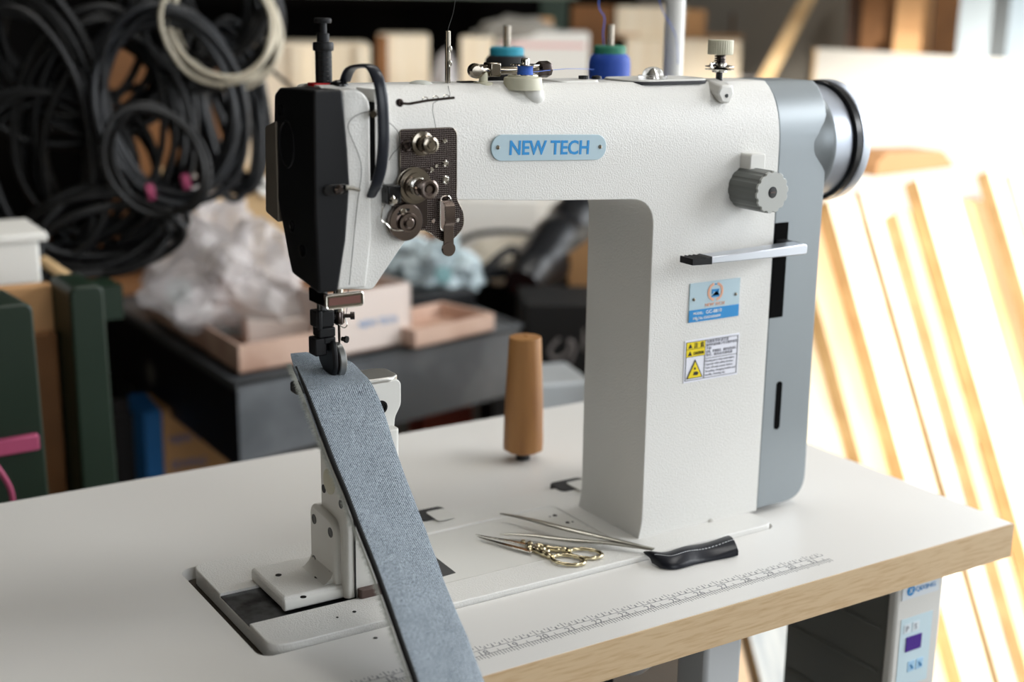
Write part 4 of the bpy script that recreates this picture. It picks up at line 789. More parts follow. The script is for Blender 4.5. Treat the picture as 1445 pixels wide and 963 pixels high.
def sub(o, name, x0, x1, y0, y1, z0, z1, F, m): return mk(name, box(B(), x0, x1, y0, y1, z0, z1, F), m, o)
M['pine'] = mat('pale pine', (228, 196, 150), 0.6, vary=(3, (206, 168, 120), 0.35, 0.7), stretch=(1, 1, 6))
M['pine2'] = mat('cream pine', (250, 238, 216), 0.6, vary=(4, (240, 220, 188), 0.35, 0.7), stretch=(6, 6, 0.5))
M['tan'] = mat('tan cardboard', (205, 160, 112), 0.75, vary=(4, (184, 138, 92), 0.4, 0.7))
M['kraft'] = mat('brown kraft board', (140, 96, 58), 0.75, vary=(5, (108, 72, 42), 0.4, 0.7))
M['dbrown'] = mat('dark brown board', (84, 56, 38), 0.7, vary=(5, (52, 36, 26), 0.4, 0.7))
M['wcard'] = mat('white carton board', (236, 234, 228), 0.6)
M['pinkc'] = mat('pinkish worn cardboard', (206, 176, 158), 0.75, vary=(8, (160, 122, 102), 0.45, 0.75))
M['green'] = mat('dark green machine enamel', (18, 38, 24), 0.45)
M['pink'] = mat('pink tape', (170, 72, 108), 0.55)
M['bmetal'] = mat('scuffed black steel', (82, 86, 90), 0.4, metal=0.2, vary=(5, (140, 144, 148), 0.4, 0.75))
M['bplastic'] = mat('black polythene', (24, 25, 28), 0.3, bump=(14, 0.6, 0.01))
M['carton_blue'] = mat('blue carton print', (30, 110, 180), 0.5)
def film(name, rgb, a): return mat(name, rgb, 0.22, alpha=a, bump=(25, 0.8, 0.008))
M['film'] = film('clear crumpled film', (225, 220, 220), 0.5); M['film2'] = film('bluish crumpled film', (205, 222, 228), 0.72)

# dark steel sorting bench
bt = -0.10
Q = [(0.7078, 1.8803), (1.285, 1.995), (1.285, 2.60), (0.7073, 2.55)]
SB = thing('steel_bench', (1.07, 2.2, FZ), 'scuffed black steel bench loaded with cartons and bags behind the sewing table', 'workbench')
mk('bench_top', prXY(B(), Q, bt-0.012, bt), M['bmetal'], SB)
b = prXY(B(), [Q[0], Q[1], (Q[1][0], Q[1][1]+0.012), (Q[0][0], Q[0][1]+0.012)], at(560, 594, y=1.955).z, bt-0.012); mk('front_apron', b, M['bmetal'], SB)
b = prXY(B(), [Q[0], (Q[0][0]+0.012, Q[0][1]+0.003), (Q[3][0]+0.012, Q[3][1]), Q[3]], bt-0.135, bt-0.012); mk('side_apron', b, M['blackm'], SB)
mk('rim', tube(B(), [(x, y, bt) for x, y in Q], 0.006, 8, True), M['bmetal'], SB)
for x, y in ((0.715, 1.90), (1.235, 2.005), (0.715, 2.48), (1.235, 2.54)): mk('leg', box(B(), x, x+0.045, y, y+0.045, FZ, bt-0.012), M['blackm'], SB)
c = at(212, 527, x=0.7065); mk('round_label', lathe(B(), (0.7072, c.y, c.z), (-1, 0, 0), [(0.022, 0), (0.022, 0.0006)], 24), mat('worn sticker', (90, 88, 84), 0.6), SB)
# low wooden back table that carries the crates
BT = thing('back_table', (1.3, 3.1, FZ), 'long low wooden table along the dark back wall carrying crates', 'table')
mk('table_top', box(B(), 0.2, 2.30, 2.70, 3.45, bt-0.03, bt), M['kraft'], BT)
for x in (0.25, 1.25, 2.25):
    for y in (2.75, 3.38): mk('leg', box(B(), x, x+0.05, y, y+0.05, FZ, bt-0.03), M['dbrown'], BT)

# crates and cartons at the back
def back(name, label, x0, y0, x1, Y, m, depth=0.25, turn=0, cat='crate', **k): return fbox(name, label, cat, x0, y0, x1, 0, Y, depth, m, turn, zbot=bt+0.001, **k)
o, F, w, z0, z1 = back('pine_crate', 'large pale pine crate standing left of the black face cover', 318, 62, 522, 2.86, M['pine2'])
for k in range(3): sub(o, 'batten', -w/2+k*(w-0.03)/2, -w/2+k*(w-0.03)/2+0.03, -0.012, 0, z0, z1, F, M['pine2'])
o, F, w, z0, z1 = back('pine_crate', 'pale pine crate behind the silver thread pin', 532, 50, 606, 2.92, M['pine2'])
sub(o, 'batten', -w/2, -w/2+0.025, -0.012, 0, z0, z1, F, M['kraft'])
back('cardboard_box', 'plain cream cardboard box behind the bobbin winder', 650, 52, 697, 2.95, M['pine2'], cat='box', depth=0.1)
o, F, w, z0, z1 = back('white_carton', 'white carton with faint red stripe behind the black spool', 700, 46, 832, 2.90, M['wcard'], cat='carton')
sub(o, 'red_stripe', -w/2+0.01, w/2-0.01, -0.0015, 0, -0.035, -0.026, F, mat('faint red print', (235, 180, 178), 0.6))
sub(o, 'green_print', -w/2+0.02, -w/2+0.055, -0.0015, 0, -0.095, -0.060, F, mat('faint green print', (200, 225, 212), 0.6))
bm = crumple(B(), (at(622, 95, y=2.80).x, 2.78, 0.09), (0.05, 0.045, 0.25), 3, 0.2); tag(mk('plastic_bag', bm, M['film'], smooth=20), 'tall white plastic bag stuffed between the crates near the thread pin', 'bag')
F_, s_ = face_frame(735, 48, 2.98); tag(mk('cloth_heap', crumple(B(), at(730, 44, y=2.98), (0.11, 0.07, 0.035), 9, 0.2), mat('grey cloth', (150, 146, 138), 0.8)), 'low grey cloth heap on top of the striped white carton', 'cloth')
fbox('wood_offcut', 'small brown wood offcut lying on the grey cloth heap', 'wood piece', 736, 26, 772, 44, 2.97, 0.08, M['tan'], 12)
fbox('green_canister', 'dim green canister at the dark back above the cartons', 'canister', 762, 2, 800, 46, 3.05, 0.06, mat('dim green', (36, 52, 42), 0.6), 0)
back('brown_carton', 'brown carton just left of the blue thread spool', 806, 8, 866, 3.12, M['kraft'], turn=8, cat='carton', depth=0.15)
back('tan_carton', 'wide pale carton behind the stand pole under the opened one', 884, 56, 1046, 2.90, M['pine2'], cat='carton', turn=-4, depth=0.1)
fbox('opened_carton', 'pale opened carton on top of the wide one', 'carton', 868, 12, 962, 54, 3.0, 0.2, M['pine2'], 5)
fbox('opened_carton', 'small tan carton with yellow corner right of the stand pole', 'carton', 958, 16, 995, 54, 3.0, 0.15, M['tan'], -5)
F, s = face_frame(978, 54, 2.94); tag(mk('loose_sheet', box(B(), -110*s, 70*s, -0.02, 0.05, 0.003, 0.009, F), M['tan']), 'loose cardboard sheet jutting from under the opened carton', 'cardboard sheet')
F, s = face_frame(1058, 115, 2.85)
tag(mk('grey_roll', lathe(B(), (F[0][3], F[1][3], bt), (0, 0, 1), [(0.032, 0), (0.034, 0.01), (0.034, 0.36), (0.030, 0.37), (0, 0.37)], 24), mat('pale grey roll', (190, 188, 190), 0.5)), 'pale grey roll standing upright beside the wide carton', 'roll')
o, F, w, z0, z1 = back('brown_board', 'dark brown board stack behind the leaning stick', 1085, 62, 1152, 3.0, M['dbrown'], depth=0.1, cat='board')
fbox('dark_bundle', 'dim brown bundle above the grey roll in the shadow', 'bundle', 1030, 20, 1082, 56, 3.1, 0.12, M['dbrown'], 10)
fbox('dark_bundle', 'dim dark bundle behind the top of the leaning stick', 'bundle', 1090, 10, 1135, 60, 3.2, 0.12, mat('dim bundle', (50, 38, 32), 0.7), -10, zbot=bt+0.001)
a0, a1 = at(1068, 135, y=2.55), at(1150, -20, y=2.70); b = B(); d = (a1-a0)
prism(b, [a0+Vector((-0.017, 0.01, 0)), a0+Vector((0.012, -0.016, 0)), a0+Vector((0.024, 0.0, 0)), a0+Vector((-0.005, 0.026, 0))], 0, d*1.0)
tag(mk('wooden_stick', b, M['pine']), 'pale wooden stick leaning diagonally behind the tension post', 'stick')
# shelf board high at the back
SHF = tag(mk('steel_shelf', box(B(), 1.0, 2.2, 3.15, 3.55, 0.468, 0.478), mat('green grey shelf steel', (110, 118, 104), 0.5)), 'grey green steel shelf board high on the dark back wall', 'shelf')
# timber stack in the far right corner
for i, (x0, x1, m_, lb) in enumerate(((1196, 1216, M['dbrown'], 'dark reddish board leftmost in the timber stack by the window'), (1216, 1262, M['kraft'], 'brown board second from the left in the timber stack'), (1264, 1312, M['tan'], 'tan board in the middle of the timber stack by the window'), (1318, 1352, M['kraft'], 'brown board left of the grey column in the timber stack'))):
    F, s = face_frame((x0+x1)/2, 30, at((x0+x1)/2, 30, x=2.60).y, 4); tag(mk('timber_board', box(B(), -(x1-x0)*s/2, (x1-x0)*s/2, 0, 0.03, FZ-F[2][3], 0.25, F), m_), lb, 'board', 'timber stack')
F, s = face_frame(1376, 30, 2.08, 0); struct(mk('trim_1', box(B(), -22*s, 22*s, 0, 0.08, FZ-F[2][3], 1.9-F[2][3], F), M['frame']))
fbox('timber_block', 'short pale timber block in front of the tan board', 'block', 1262, 44, 1300, 74, at(1281, 74, x=2.565).y, 0.03, M['tan'], 0, zbot=FZ)
# big white panel
WPn = thing('white_board', (2.5, 2.0, FZ), 'large white panel standing on edge at the right behind the planks', 'panel')
mk('panel_board', box(B(), 2.50, 2.53, 1.45, 2.535, FZ, 0.357), M['wcard'], WPn); mk('edge_strip', box(B(), 2.499, 2.531, 2.535, 2.545, FZ, 0.357), M['pine'], WPn)
# leaning planks (all lean back at the same angle)
PD = Vector((0, -0.455, -0.890))
def plank(px, py, wpx, Y, th, m, label, ln=None):
    N = Vector((0, -0.890, 0.455)); cc = -0.890*Y+0.455*0.16
    def hit(u):
        q = at(u, py, y=1.0)-CAM; return CAM+q*((cc-N.dot(CAM))/N.dot(q))
    t = hit(px); w = hit(px+wpx).x-t.x
    L_ = (t.z-FZ-0.002)/0.890 if ln is None else ln
    p = [t, t+Vector((w, 0, 0)), t+Vector((w, 0, 0))-N*th, t-N*th]
    o = mk('plank', prism(B(), p, 0, PD*(L_-th*0.55)), m, bevel=0.001); o.data.materials.append(M['shaded_edge'])
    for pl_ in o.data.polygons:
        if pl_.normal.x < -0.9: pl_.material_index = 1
    return tag(o, label, 'plank', 'planks leaning at the right')
M['shaded_edge'] = mat('shaded plank edge', (190, 160, 114), 0.75, vary=(12, (160, 126, 82), 0.4, 0.7))  # darker brown for left-facing plank sides: their shade put into the colour
M['plankw'] = mat('pale planed plank', (240, 226, 200), 0.6, vary=(5, (226, 204, 168), 0.4, 0.7), stretch=(6, 1, 1))
M['plankp'] = mat('pinkish plank', (236, 200, 160), 0.6, vary=(5, (222, 180, 140), 0.4, 0.7), stretch=(6, 1, 1))
M['orangep'] = mat('orange brown plank', (226, 170, 122), 0.6, vary=(5, (206, 146, 100), 0.4, 0.7), stretch=(6, 1, 1))
M['plankg'] = mat('greyish weathered plank', (222, 222, 216), 0.65, vary=(9, (190, 194, 194), 0.4, 0.7), stretch=(6, 1, 1))
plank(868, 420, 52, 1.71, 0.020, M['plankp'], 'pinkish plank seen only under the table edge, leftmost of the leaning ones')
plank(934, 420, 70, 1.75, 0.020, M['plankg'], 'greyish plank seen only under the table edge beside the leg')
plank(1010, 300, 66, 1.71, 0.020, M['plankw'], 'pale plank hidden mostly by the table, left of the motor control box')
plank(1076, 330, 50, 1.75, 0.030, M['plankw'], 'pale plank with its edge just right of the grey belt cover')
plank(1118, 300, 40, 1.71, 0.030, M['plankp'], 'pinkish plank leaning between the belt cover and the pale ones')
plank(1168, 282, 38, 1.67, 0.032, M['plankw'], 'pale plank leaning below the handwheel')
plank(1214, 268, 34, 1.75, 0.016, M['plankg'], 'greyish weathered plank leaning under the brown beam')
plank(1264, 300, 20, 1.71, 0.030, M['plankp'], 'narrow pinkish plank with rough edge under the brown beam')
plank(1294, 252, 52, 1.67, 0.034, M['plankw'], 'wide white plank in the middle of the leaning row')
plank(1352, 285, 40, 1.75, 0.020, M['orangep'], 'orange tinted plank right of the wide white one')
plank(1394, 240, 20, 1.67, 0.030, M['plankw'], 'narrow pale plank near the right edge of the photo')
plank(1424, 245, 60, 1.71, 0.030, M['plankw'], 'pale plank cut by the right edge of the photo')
def rail(py, px0, px1, Y, lb):
    a, c = at(px0, py, y=Y), at(px1, py, y=Y); return tag(mk('wooden_rail', box(B(), a.x, c.x, Y, Y+0.035, a.z-0.03, a.z), M['pine']), lb, 'rail')
F, s = face_frame(1290, 250, 1.80, -32)
b = B(); aw = at(1236, 240, y=1.72); bw = at(1348, 236, y=1.72)
prXZ(b, [(aw.x, aw.z-0.012), (aw.x+0.004, aw.z+0.012), (aw.x+0.028, aw.z+0.030), (bw.x-0.035, aw.z+0.026), (bw.x, aw.z-0.004), (bw.x-0.010, aw.z-0.006)], 1.72, 1.80)
tag(mk('brown_beam', b, mat('brown timber beam', (150, 112, 76), 0.7), bevel=0.003), 'short brown beam lying across the tops of the leaning planks', 'beam')
# crate they lean on
CR = thing('pallet_crate', (1.8, 1.95, FZ), 'slatted wooden crate hidden behind the leaning planks', 'crate')
for k in range(3): mk('slat', box(B(), 1.52, 2.42, 1.86, 1.878, FZ+0.05+k*0.25, FZ+0.15+k*0.25), M['pine'], CR)
for x in (1.52, 2.36):
    mk('post', box(B(), x, x+0.06, 1.878, 1.93, FZ, -0.08), M['pine'], CR)

# things on the steel bench
zt = bt+0.007
def bp(px, py, z=None): return at(px, py, z=zt if z is None else z)
def tray(name, label, pts, h, m, th=0.006, cat='tray'):
    T = thing(name, sum(pts, Vector())/len(pts), label, cat); cx = sum(pts, Vector())/len(pts)
    mk('base', prism(B(), pts, 0, (0, 0, 0.004)), m, T)
    for i in range(4):
        a, c = pts[i], pts[(i+1) % 4]; ai, ci = a+(cx-a).normalized()*th*1.5, c+(cx-c).normalized()*th*1.5
        mk('side', prism(B(), [a, c, ci, ai], 0, (0, 0, h)), m, T)
    return T
A0 = bp(338, 528); A1 = A0+Vector((0.27, 0.035, 0)); A3 = Vector((A0.x+0.003, A0.y+0.46, A0.z)); A2 = A1+Vector((0, 0.45, 0))
tray('cardboard_tray', 'low worn cardboard tray under the crumpled clear bag', [A0, A1, A2, A3], 0.044, M['pinkc'])
c = at(300, 415, y=2.20); c.z = bt+0.11; r_ = 0.105
tag(mk('plastic_bag', crumple(B(), (c.x+0.01, 2.13, bt+0.108), (0.112, 0.11, 0.088), 5, 0.42, 4, 1.6), M['film'], smooth=12), 'big crumpled clear plastic bag heaped in the low cardboard tray', 'bag')
tag(mk('plastic_bag', crumple(B(), (c.x+0.03, 2.36, bt+0.12), (0.09, 0.09, 0.12), 15, 0.5, 4, 1.9), M['film'], smooth=12), 'tall peaked clear plastic bag standing behind the heaped one', 'bag')
c = at(252, 412, y=2.12); tag(mk('white_reel', lathe(B(), c, (-0.3, -1, 0.2), [(0.021, 0), (0.022, 0.003), (0.022, 0.012), (0.010, 0.013), (0.010, 0.004), (0, 0.004)], 28), mat('pale plastic reel', (214, 224, 222), 0.4)), 'round pale plastic reel in front of the crumpled clear bag', 'reel')
for i, (px, py, m_, lb) in enumerate(((283, 430, M['wcard'], 'small white lump packed below the crumpled clear bag'), (330, 440, M['film2'], 'shiny film lump at the right end of the low cardboard tray'))):
    c = bp(px, py+22, zt+0.012); c.z = zt+0.012; tag(mk('film_lump', crumple(B(), c, (0.032, 0.032, 0.024), 20+i, 0.4), m_, smooth=15), lb, 'packing')
# white carton with blue lettering, open at the top
P0, P1 = bp(462, 507), bp(580, 484); ex = (P1-P0).normalized(); ey = Vector((-ex.y, ex.x, 0)); hc = at(581, 399, y=P1.y).z-zt
T = thing('white_parts_carton', (P0+P1)/2, 'open white carton with blue lettering on the bench right of the needle', 'carton')
dp = 0.20; pts = [P0, P1, P1+ey*dp, P0+ey*dp]; cx = sum(pts, Vector())/4
M['pinkw'] = mat('off white carton', (226, 212, 204), 0.6)
mk('base', prism(B(), pts, 0, (0, 0, 0.004)), M['kraft'], T)
for i in range(4):
    a, c = pts[i], pts[(i+1) % 4]; n_ = (cx-(a+c)/2).normalized()*0.004; mk('side', prism(B(), [a, c, c+n_, a+n_], 0, (0, 0, hc)), M['pinkw'], T)
mk('filling', prism(B(), [p+(cx-p)*0.06 for p in pts], 0, (0, 0, hc*0.86)), M['kraft'], T)
lp = at(506, 461, y=P0.y); k_ = ((at(560, 450, y=P0.y+0.01)-at(506, 461, y=P0.y)).length)
tt = (506-462)/(580-462); o_ = P0.lerp(P1, tt)-ey*0.0006; o_.z = zt+hc*0.40
mk('lettering', text_into(B(), 'NEW TECH', o_, ex, (0, 0, 1), 0.011, k_), M['blue'], T)
# second tray, black tray, bags
P0, P1 = bp(586, 492), bp(697, 466); ex2 = (P1-P0).normalized(); ey2 = Vector((-ex2.y, ex2.x, 0))
tray('parts_tray', 'shallow pinkish tray right of the white lettered carton', [P0, P1, P1+ey2*0.13, P0+ey2*0.13], 0.030, M['pinkc'])
P0 = bp(590, 452); P1 = bp(790, 440); P0.z = P1.z = zt
BTy = box(B(), 1.03, 1.28, 2.14, 2.50, zt, zt+0.035); tag(mk('black_crate', BTy, M['blackm'], bevel=0.006), 'flat black crate on the bench under the bluish bag', 'crate')
zc = zt+0.035
tag(mk('plastic_bag', crumple(B(), at(628, 385, y=2.24), (0.062, 0.06, 0.066), 8, 0.35, 4, 2.2), M['film2'], smooth=12), 'bluish crumpled bag of parts on the flat black crate', 'bag')
tag(mk('teal_reel', lathe(B(), at(624, 388, y=2.17), (-0.2, -1, 0.1), [(0.016, 0), (0.016, 0.01), (0.006, 0.011), (0, 0.011)], 24), mat('pale teal', (120, 160, 165), 0.4)), 'small teal reel showing through the bluish bag', 'reel')
tag(mk('cloth_sack', crumple(B(), at(712, 372, y=2.40), (0.11, 0.08, 0.055), 12, 0.2, 3, 1.6), mat('cream sack cloth', (214, 206, 190), 0.8), smooth=60), 'low cream cloth sack behind the black handle', 'sack')
tag(mk('plastic_bag', crumple(B(), at(556, 365, y=2.36), (0.07, 0.06, 0.055), 31, 0.35, 3), M['film2'], smooth=15), 'pale bag behind the white lettered carton', 'bag')
b = B(); hp = spline([at(686, 400, y=2.22), at(684, 384, y=2.22), at(700, 366, y=2.22), at(722, 352, y=2.22), at(730, 362, y=2.22), at(722, 384, y=2.22), at(716, 404, y=2.22)], 6); tube(b, hp, 0.0085, 10); box(b, hp[0].x-0.01, hp[-1].x+0.02, 2.20, 2.25, zc+0.001, zc+0.022)
tag(mk('tape_dispenser', b, M['black']), 'black looped tape dispenser on the flat black crate', 'tape dispenser')
a0 = at(738, 402, y=2.16); a1 = at(835, 285, y=2.34); b = B(); n_ = 14; tube(b, [a0.lerp(a1, i/n_)+Vector((0, 0, 0.006*math.sin(i*1.3))) for i in range(n_+1)], [0.036+0.018*min(1, i/3)*1.0+0.003*math.sin(i*2.1) for i in range(n_+1)], 20)
tag(mk('wrapped_roll', b, M['bplastic'], smooth=60), 'thick black polythene wrapped roll leaning behind the wooden handle', 'roll')
F, s = face_frame(806, 460, 2.16, 25); b = B(); prism(b, [F @ Vector(p) for p in ((-0.016, 0, 0.14), (0.05, 0, 0.19), (0.06, 0, -0.02), (0.01, 0, -0.03), (-0.002, 0, 0.03))], 0, F.to_3x3() @ Vector((0, 0.006, 0)))
tag(mk('cardboard_flap', b, M['tan'], bevel=0.001), 'torn tan cardboard flap against the wrapped black roll', 'cardboard')
fbox('white_box', 'long pale box at the back of the bench under the arm', 'box', 640, 282, 762, 345, 2.56, 0.10, M['wcard'], 0, zbot=bt+0.001)
fbox('white_box', 'bright white box at the back beside the wrapped black roll', 'box', 764, 284, 812, 345, 2.50, 0.10, M['wcard'], 0, zbot=bt+0.001)
tag(mk('black_hose', tube(B(), spline([at(640, 345, y=2.5), at(668, 332, y=2.48), at(705, 327, y=2.46), at(745, 329, y=2.45), at(775, 338, y=2.45)], 6), 0.006, 8), M['black']), 'thin black hose arching over the cream sack', 'hose')
# cardboard and brown strip left of the head
fbox('cardboard_sheet', 'broad tan cardboard sheet behind the clear bags', 'cardboard', 222, 236, 420, 0, 2.64, 0.012, M['pine'], -6, zbot=bt+0.001)
c = at(372, 264, y=2.63); tag(mk('white_cup', lathe(B(), c, (0, -1, 0.2), [(0.018, 0), (0.02, 0.004), (0.02, 0.02), (0, 0.022)], 20), M['wcard']), 'small round white cap by the left edge of the face cover', 'cap')
fbox('brown_strip', 'reddish brown strip of board on the bench left of the needle', 'board', 388, 402, 480, 432, 2.20, 0.05, M['kraft'], -6)
fbox('parts_box', 'pale flat parts box on the bench under the needle', 'box', 350, 452, 470, 486, 1.99, 0.10, M['pinkw'], -8)
# black bag with white lettering right of the wooden handle
o, F, w, z0, z1 = fbox('black_tote', 'black tote bag with white swoosh and letter H beside the pillar', 'bag', 742, 430, 858, 0, 1.96, 0.16, mat('black canvas', (13, 13, 14), 0.7), -8, zbot=-0.24)
b = B(); hk = F @ Vector((0.030, -0.0010, -0.085)); text_into(b, 'H', hk, F.to_3x3() @ Vector((1, 0, 0)), (0, 0, 1), 0.040, 0.030); tube(b, spline([F @ Vector(p) for p in ((-0.012, 0, -0.062), (-0.030, 0, -0.085), (-0.018, 0, -0.10), (0.004, 0, -0.088), (0.006, 0, -0.066), (0.016, 0, -0.080), (0.008, 0, -0.108))], 5), 0.0035, 6)
mk('printed_mark', b, mat('dull white print', (130, 125, 125), 0.6), o)
fbox('low_stool', 'dark low stool under the black tote bag', 'stool', 748, 560, 850, 0, 1.98, 0.16, M['blackm'], -8, zbot=FZ)
fbox('grey_sheet_box', 'pale grey sheet metal box beyond the table edge by the pillar', 'box', 752, 541, 838, 0, 1.66, 0.12, mat('pale grey sheet metal', (190, 196, 200), 0.4, metal=0.3), -20, zbot=FZ)
# under the bench
fbox('red_crate', 'red and orange crate on the floor under the bench', 'crate', 598, 572, 668, 0, 2.15, 0.2, mat('rust red crate', (150, 62, 44), 0.6), -10, zbot=FZ)
o, F, w, z0, z1 = fbox('printed_carton', 'brown carton with blue side and blue print under the bench', 'carton', 228, 574, 322, 0, 2.20, 0.12, M['tan'], -14, zbot=FZ)
mk('blue_side', box(B(), -w/2-0.030, -w/2, 0.0, 0.12, z0, z1, F), M['carton_blue'], o)
b = B(); text_into(b, 'NEW TECH', F @ Vector((-w/2+0.012, -0.001, -0.062)), F.to_3x3() @ Vector((1, 0, 0)), (0, 0, 1), 0.015, 0.085); text_into(b, 'SEWING', F @ Vector((-w/2+0.012, -0.001, -0.108)), F.to_3x3() @ Vector((1, 0, 0)), (0, 0, 1), 0.015, 0.062); mk('blue_print', b, M['carton_blue'], o)
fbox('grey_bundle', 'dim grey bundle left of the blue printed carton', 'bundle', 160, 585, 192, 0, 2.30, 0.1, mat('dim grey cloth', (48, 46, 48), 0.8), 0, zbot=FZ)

# green machine stand and what leans on it, far left
GS = thing('green_machine_stand', at(70, 600, y=1.62), 'dark green enamelled machine stand at the left edge behind the table', 'machine stand')
GS.location.z = FZ
for x0, y0, x1, Y in ((-40, 432, 46, 1.50), (98, 404, 146, 1.66)):
    F, s = face_frame((x0+x1)/2, y0, Y, -16); w = (x1-x0)*s
    b = B(); prism(b, [F @ Vector((px_, 0, pz_)) for px_, pz_ in fillet([(-w/2, 0), (w/2, 0), (w/2+0.012, FZ-F[2][3]), (-w/2, FZ-F[2][3])], [0.012, 0.012, 0, 0])], 0, F.to_3x3() @ Vector((0, 0.09, 0))); mk('post', b, M['green'], GS, bevel=0.003)
F, s = face_frame(120, 404, 1.80, -16); mk('cross_beam', box(B(), -0.13, 0.05, 0.0, 0.06, -0.05, -0.004, F), M['green'], GS)
F, s = face_frame(25, 632, 1.495, -16); tag(mk('pink_ribbon', box(B(), -32*s, 30*s, -0.004, 0.10, -0.006, 0.012, F), M['pink'], bevel=0.002), 'pink ribbon tied round the leftmost green post', 'ribbon')
b = B(); tube(b, spline([at(-20, 640, y=1.47), at(2, 668, y=1.46), at(16, 695, y=1.46), at(20, 730, y=1.46)], 5), 0.003, 6); tag(mk('pink_string', b, M['pink']), 'loose pink cord end at the bottom left behind the table', 'cord')
fbox('tan_board', 'tan board standing behind the leftmost green post', 'board', -20, 405, 72, 0, 1.74, 0.02, M['tan'], -10, zbot=-0.03)
fbox('brown_board', 'orange brown board between the two green posts', 'board', 40, 472, 80, 0, 1.72, 0.02, M['kraft'], -10, zbot=FZ)
T = thing('white_bin', at(10, 400, y=1.80), 'white plastic bin standing on the tan board at the left edge', 'bin')
F, s = face_frame(10, 405, 1.80, -10); w = 96*s
mk('bin_body', box(B(), -w/2, w/2, 0, 0.12, 0.0, 62*s, F), M['wcard'], T, bevel=0.004); mk('bin_rim', box(B(), -w/2-0.006, w/2+0.010, -0.006, 0.126, 62*s, 74*s, F), M['wcard'], T, bevel=0.002)
fbox('bin_shelf', 'dark shelf under the white bin', 'shelf', -60, 406, 70, 412, 1.80, 0.14, M['blackm'], -10)
b = B(); a0, a1 = at(60, 368, y=1.95), at(98, 394, y=1.90); tube(b, [a0, a1], 0.008, 6); tag(mk('pale_stick', b, M['pine']), 'short pale stick beside the white bin', 'stick')

# hanging coils of hose and cable
def coil(label, px, py, Y, rx, rz, n, r, m, tilt=0.0, seed=0, turn=0, spread=0.02, name='cable_coil'):
    c = at(px, py, y=Y); az = math.atan2(c.x, c.y)+math.radians(turn); ux = Vector((math.cos(az), -math.sin(az), 0)); uy = Vector((math.sin(az), math.cos(az), 0)); uz = Vector((0, 0, 1))
    D = (c-CAM).dot(_f)/FPX; rx *= D; rz *= D; rnd = random.Random(seed); b = B()
    for k in range(n):
        ox, oz, oy = rnd.uniform(-1, 1)*spread*0.5, rnd.uniform(-1, 1)*spread*0.5, rnd.uniform(-1, 1)*spread; kx, kz = rnd.uniform(0.92, 1.05), rnd.uniform(0.92, 1.05); pts = []
        for i in range(44):
            t = 2*PI*i/44; wv_ = 0.02*math.sin(3*t+seed+k)+0.012*math.sin(5*t+k*2)
            x, z = (rx*kx*(1+wv_))*math.cos(t)+ox, (rz*kz*(1+wv_))*math.sin(t)+oz; x, z = x*math.cos(tilt)-z*math.sin(tilt), x*math.sin(tilt)+z*math.cos(tilt)
            pts.append(c+ux*x+uz*z+uy*(oy+0.01*math.sin(2*t+k)))
        tube(b, pts, r*rnd.uniform(0.85, 1.1), 8, True)
    return tag(mk(name, b, m, smooth=70), label, 'cable coil', 'coils hanging at the left')
M['hose'] = mat('black rubber hose', (26, 28, 32), 0.38); M['hose2'] = mat('black cable', (10, 10, 12), 0.45); M['creamc'] = mat('cream cable', (205, 196, 176), 0.5)
kA = coil('thick grey black hose coil with pink tie, hanging in front of the brown cartons', 238, 148, 1.95, 98, 128, 9, 0.0062, M['hose'], 0.15, 1)
coil('tall black coil hanging at the left edge of the photo', 40, 190, 2.04, 92, 190, 13, 0.0060, M['hose2'], 0.1, 2, spread=0.05)
coil('black coil in the middle of the left group', 150, 190, 2.05, 105, 150, 11, 0.0058, M['hose2'], -0.15, 3, spread=0.05)
coil('narrow black coil just left of the pine crate', 322, 150, 2.05, 42, 112, 8, 0.0060, M['hose'], 0.12, 4, spread=0.03)
coil('flat black coil lying lowest in the left group', 150, 325, 1.98, 95, 48, 9, 0.0070, M['hose2'], 0.15, 5, spread=0.03)
coil('black coil hanging topmost in the left group', 285, 20, 2.0, 92, 88, 12, 0.0055, M['hose2'], 0.3, 6, spread=0.06)
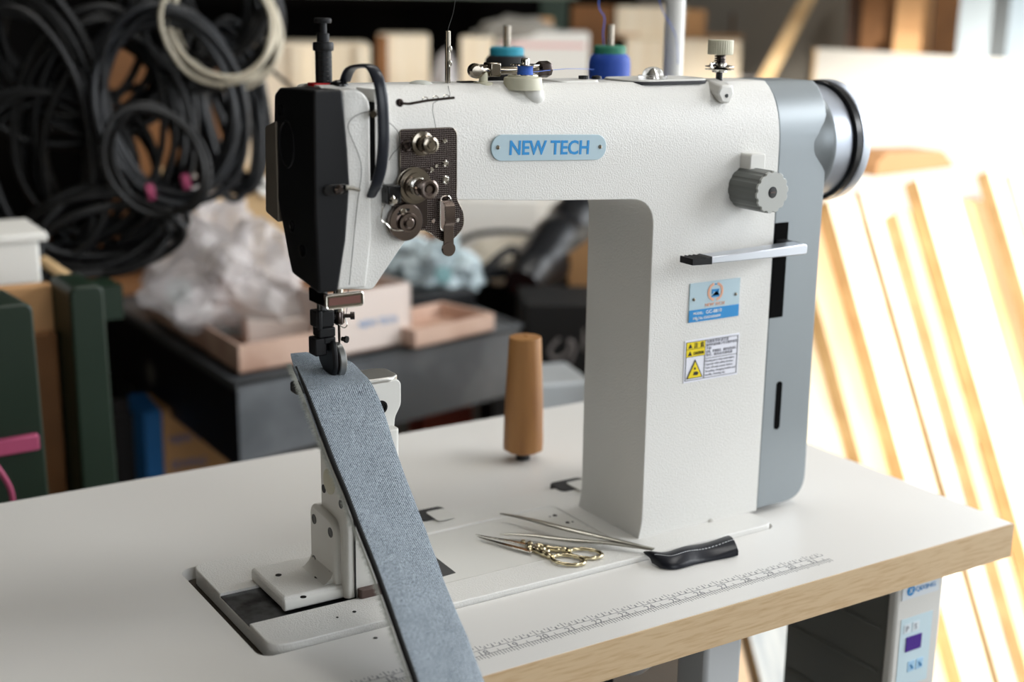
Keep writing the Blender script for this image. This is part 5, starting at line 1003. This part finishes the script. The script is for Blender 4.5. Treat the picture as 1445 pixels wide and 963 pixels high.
coil('cream cable loop hanging over the black coils at the top', 318, 32, 1.92, 76, 84, 4, 0.0040, M['creamc'], 0.5, 7, spread=0.03)
coil('long thin black coil behind, hanging down to the bin', 75, 250, 2.08, 120, 120, 8, 0.0055, M['hose2'], 0.3, 8, spread=0.04)
coil('thin black cable loop hanging lowest beside the clear bags', 215, 225, 1.90, 62, 85, 3, 0.0045, M['hose2'], 0.5, 9, spread=0.02)
coil('narrow black coil seen inside the thick hose coil', 265, 140, 2.15, 34, 135, 7, 0.0065, M['hose2'], 0.35, 10, spread=0.03)
coil('slack black coil filling the dark top left corner', 110, 60, 2.12, 130, 120, 12, 0.0065, M['hose2'], 0.2, 11, spread=0.07)
for px, py, lb in ((262, 258, 'pink tape tie on the bottom of the thick hose coil'), (212, 272, 'pink tape knot left of the other tie on the black coils')):
    c = at(px, py, y=1.93); tag(mk('tape_tie', lathe(B(), c-Vector((0.006, 0, 0)), (1, -0.2, 0.15), [(0.011, 0), (0.0125, 0.002), (0.012, 0.011), (0.010, 0.012)], 14), M['pink']), lb, 'tape tie')
tag(mk('loose_cable', tube(B(), spline([at(352, 60, y=2.0), at(385, 100, y=2.1), at(425, 135, y=2.2), at(450, 160, y=2.3)], 6), 0.0035, 8), M['hose2']), 'loose black cable running down to the face cover', 'cable')
tag(mk('loose_cable', tube(B(), spline([at(335, 236, y=2.0), at(360, 255, y=2.05), at(385, 266, y=2.1), at(410, 264, y=2.15)], 6), 0.0035, 8), M['hose2']), 'loose black cable passing the small white cap', 'cable')
RK = thing('coil_rack', (0.4, 2.1, FZ), 'dark steel rack that the coils hang from at the left', 'rack')
mk('rail', box(B(), -0.45, 1.05, 2.32, 2.36, 0.52, 0.56), M['blackm'], RK)
for x in (-0.45, 1.01): mk('upright', box(B(), x, x+0.04, 2.32, 2.36, FZ, 0.52), M['blackm'], RK) if x < 0 else None
fbox('brown_carton', 'brown carton seen through the thick hose coil', 'carton', 120, 70, 318, 0, 2.80, 0.2, M['kraft'], 0, zbot=bt+0.001)
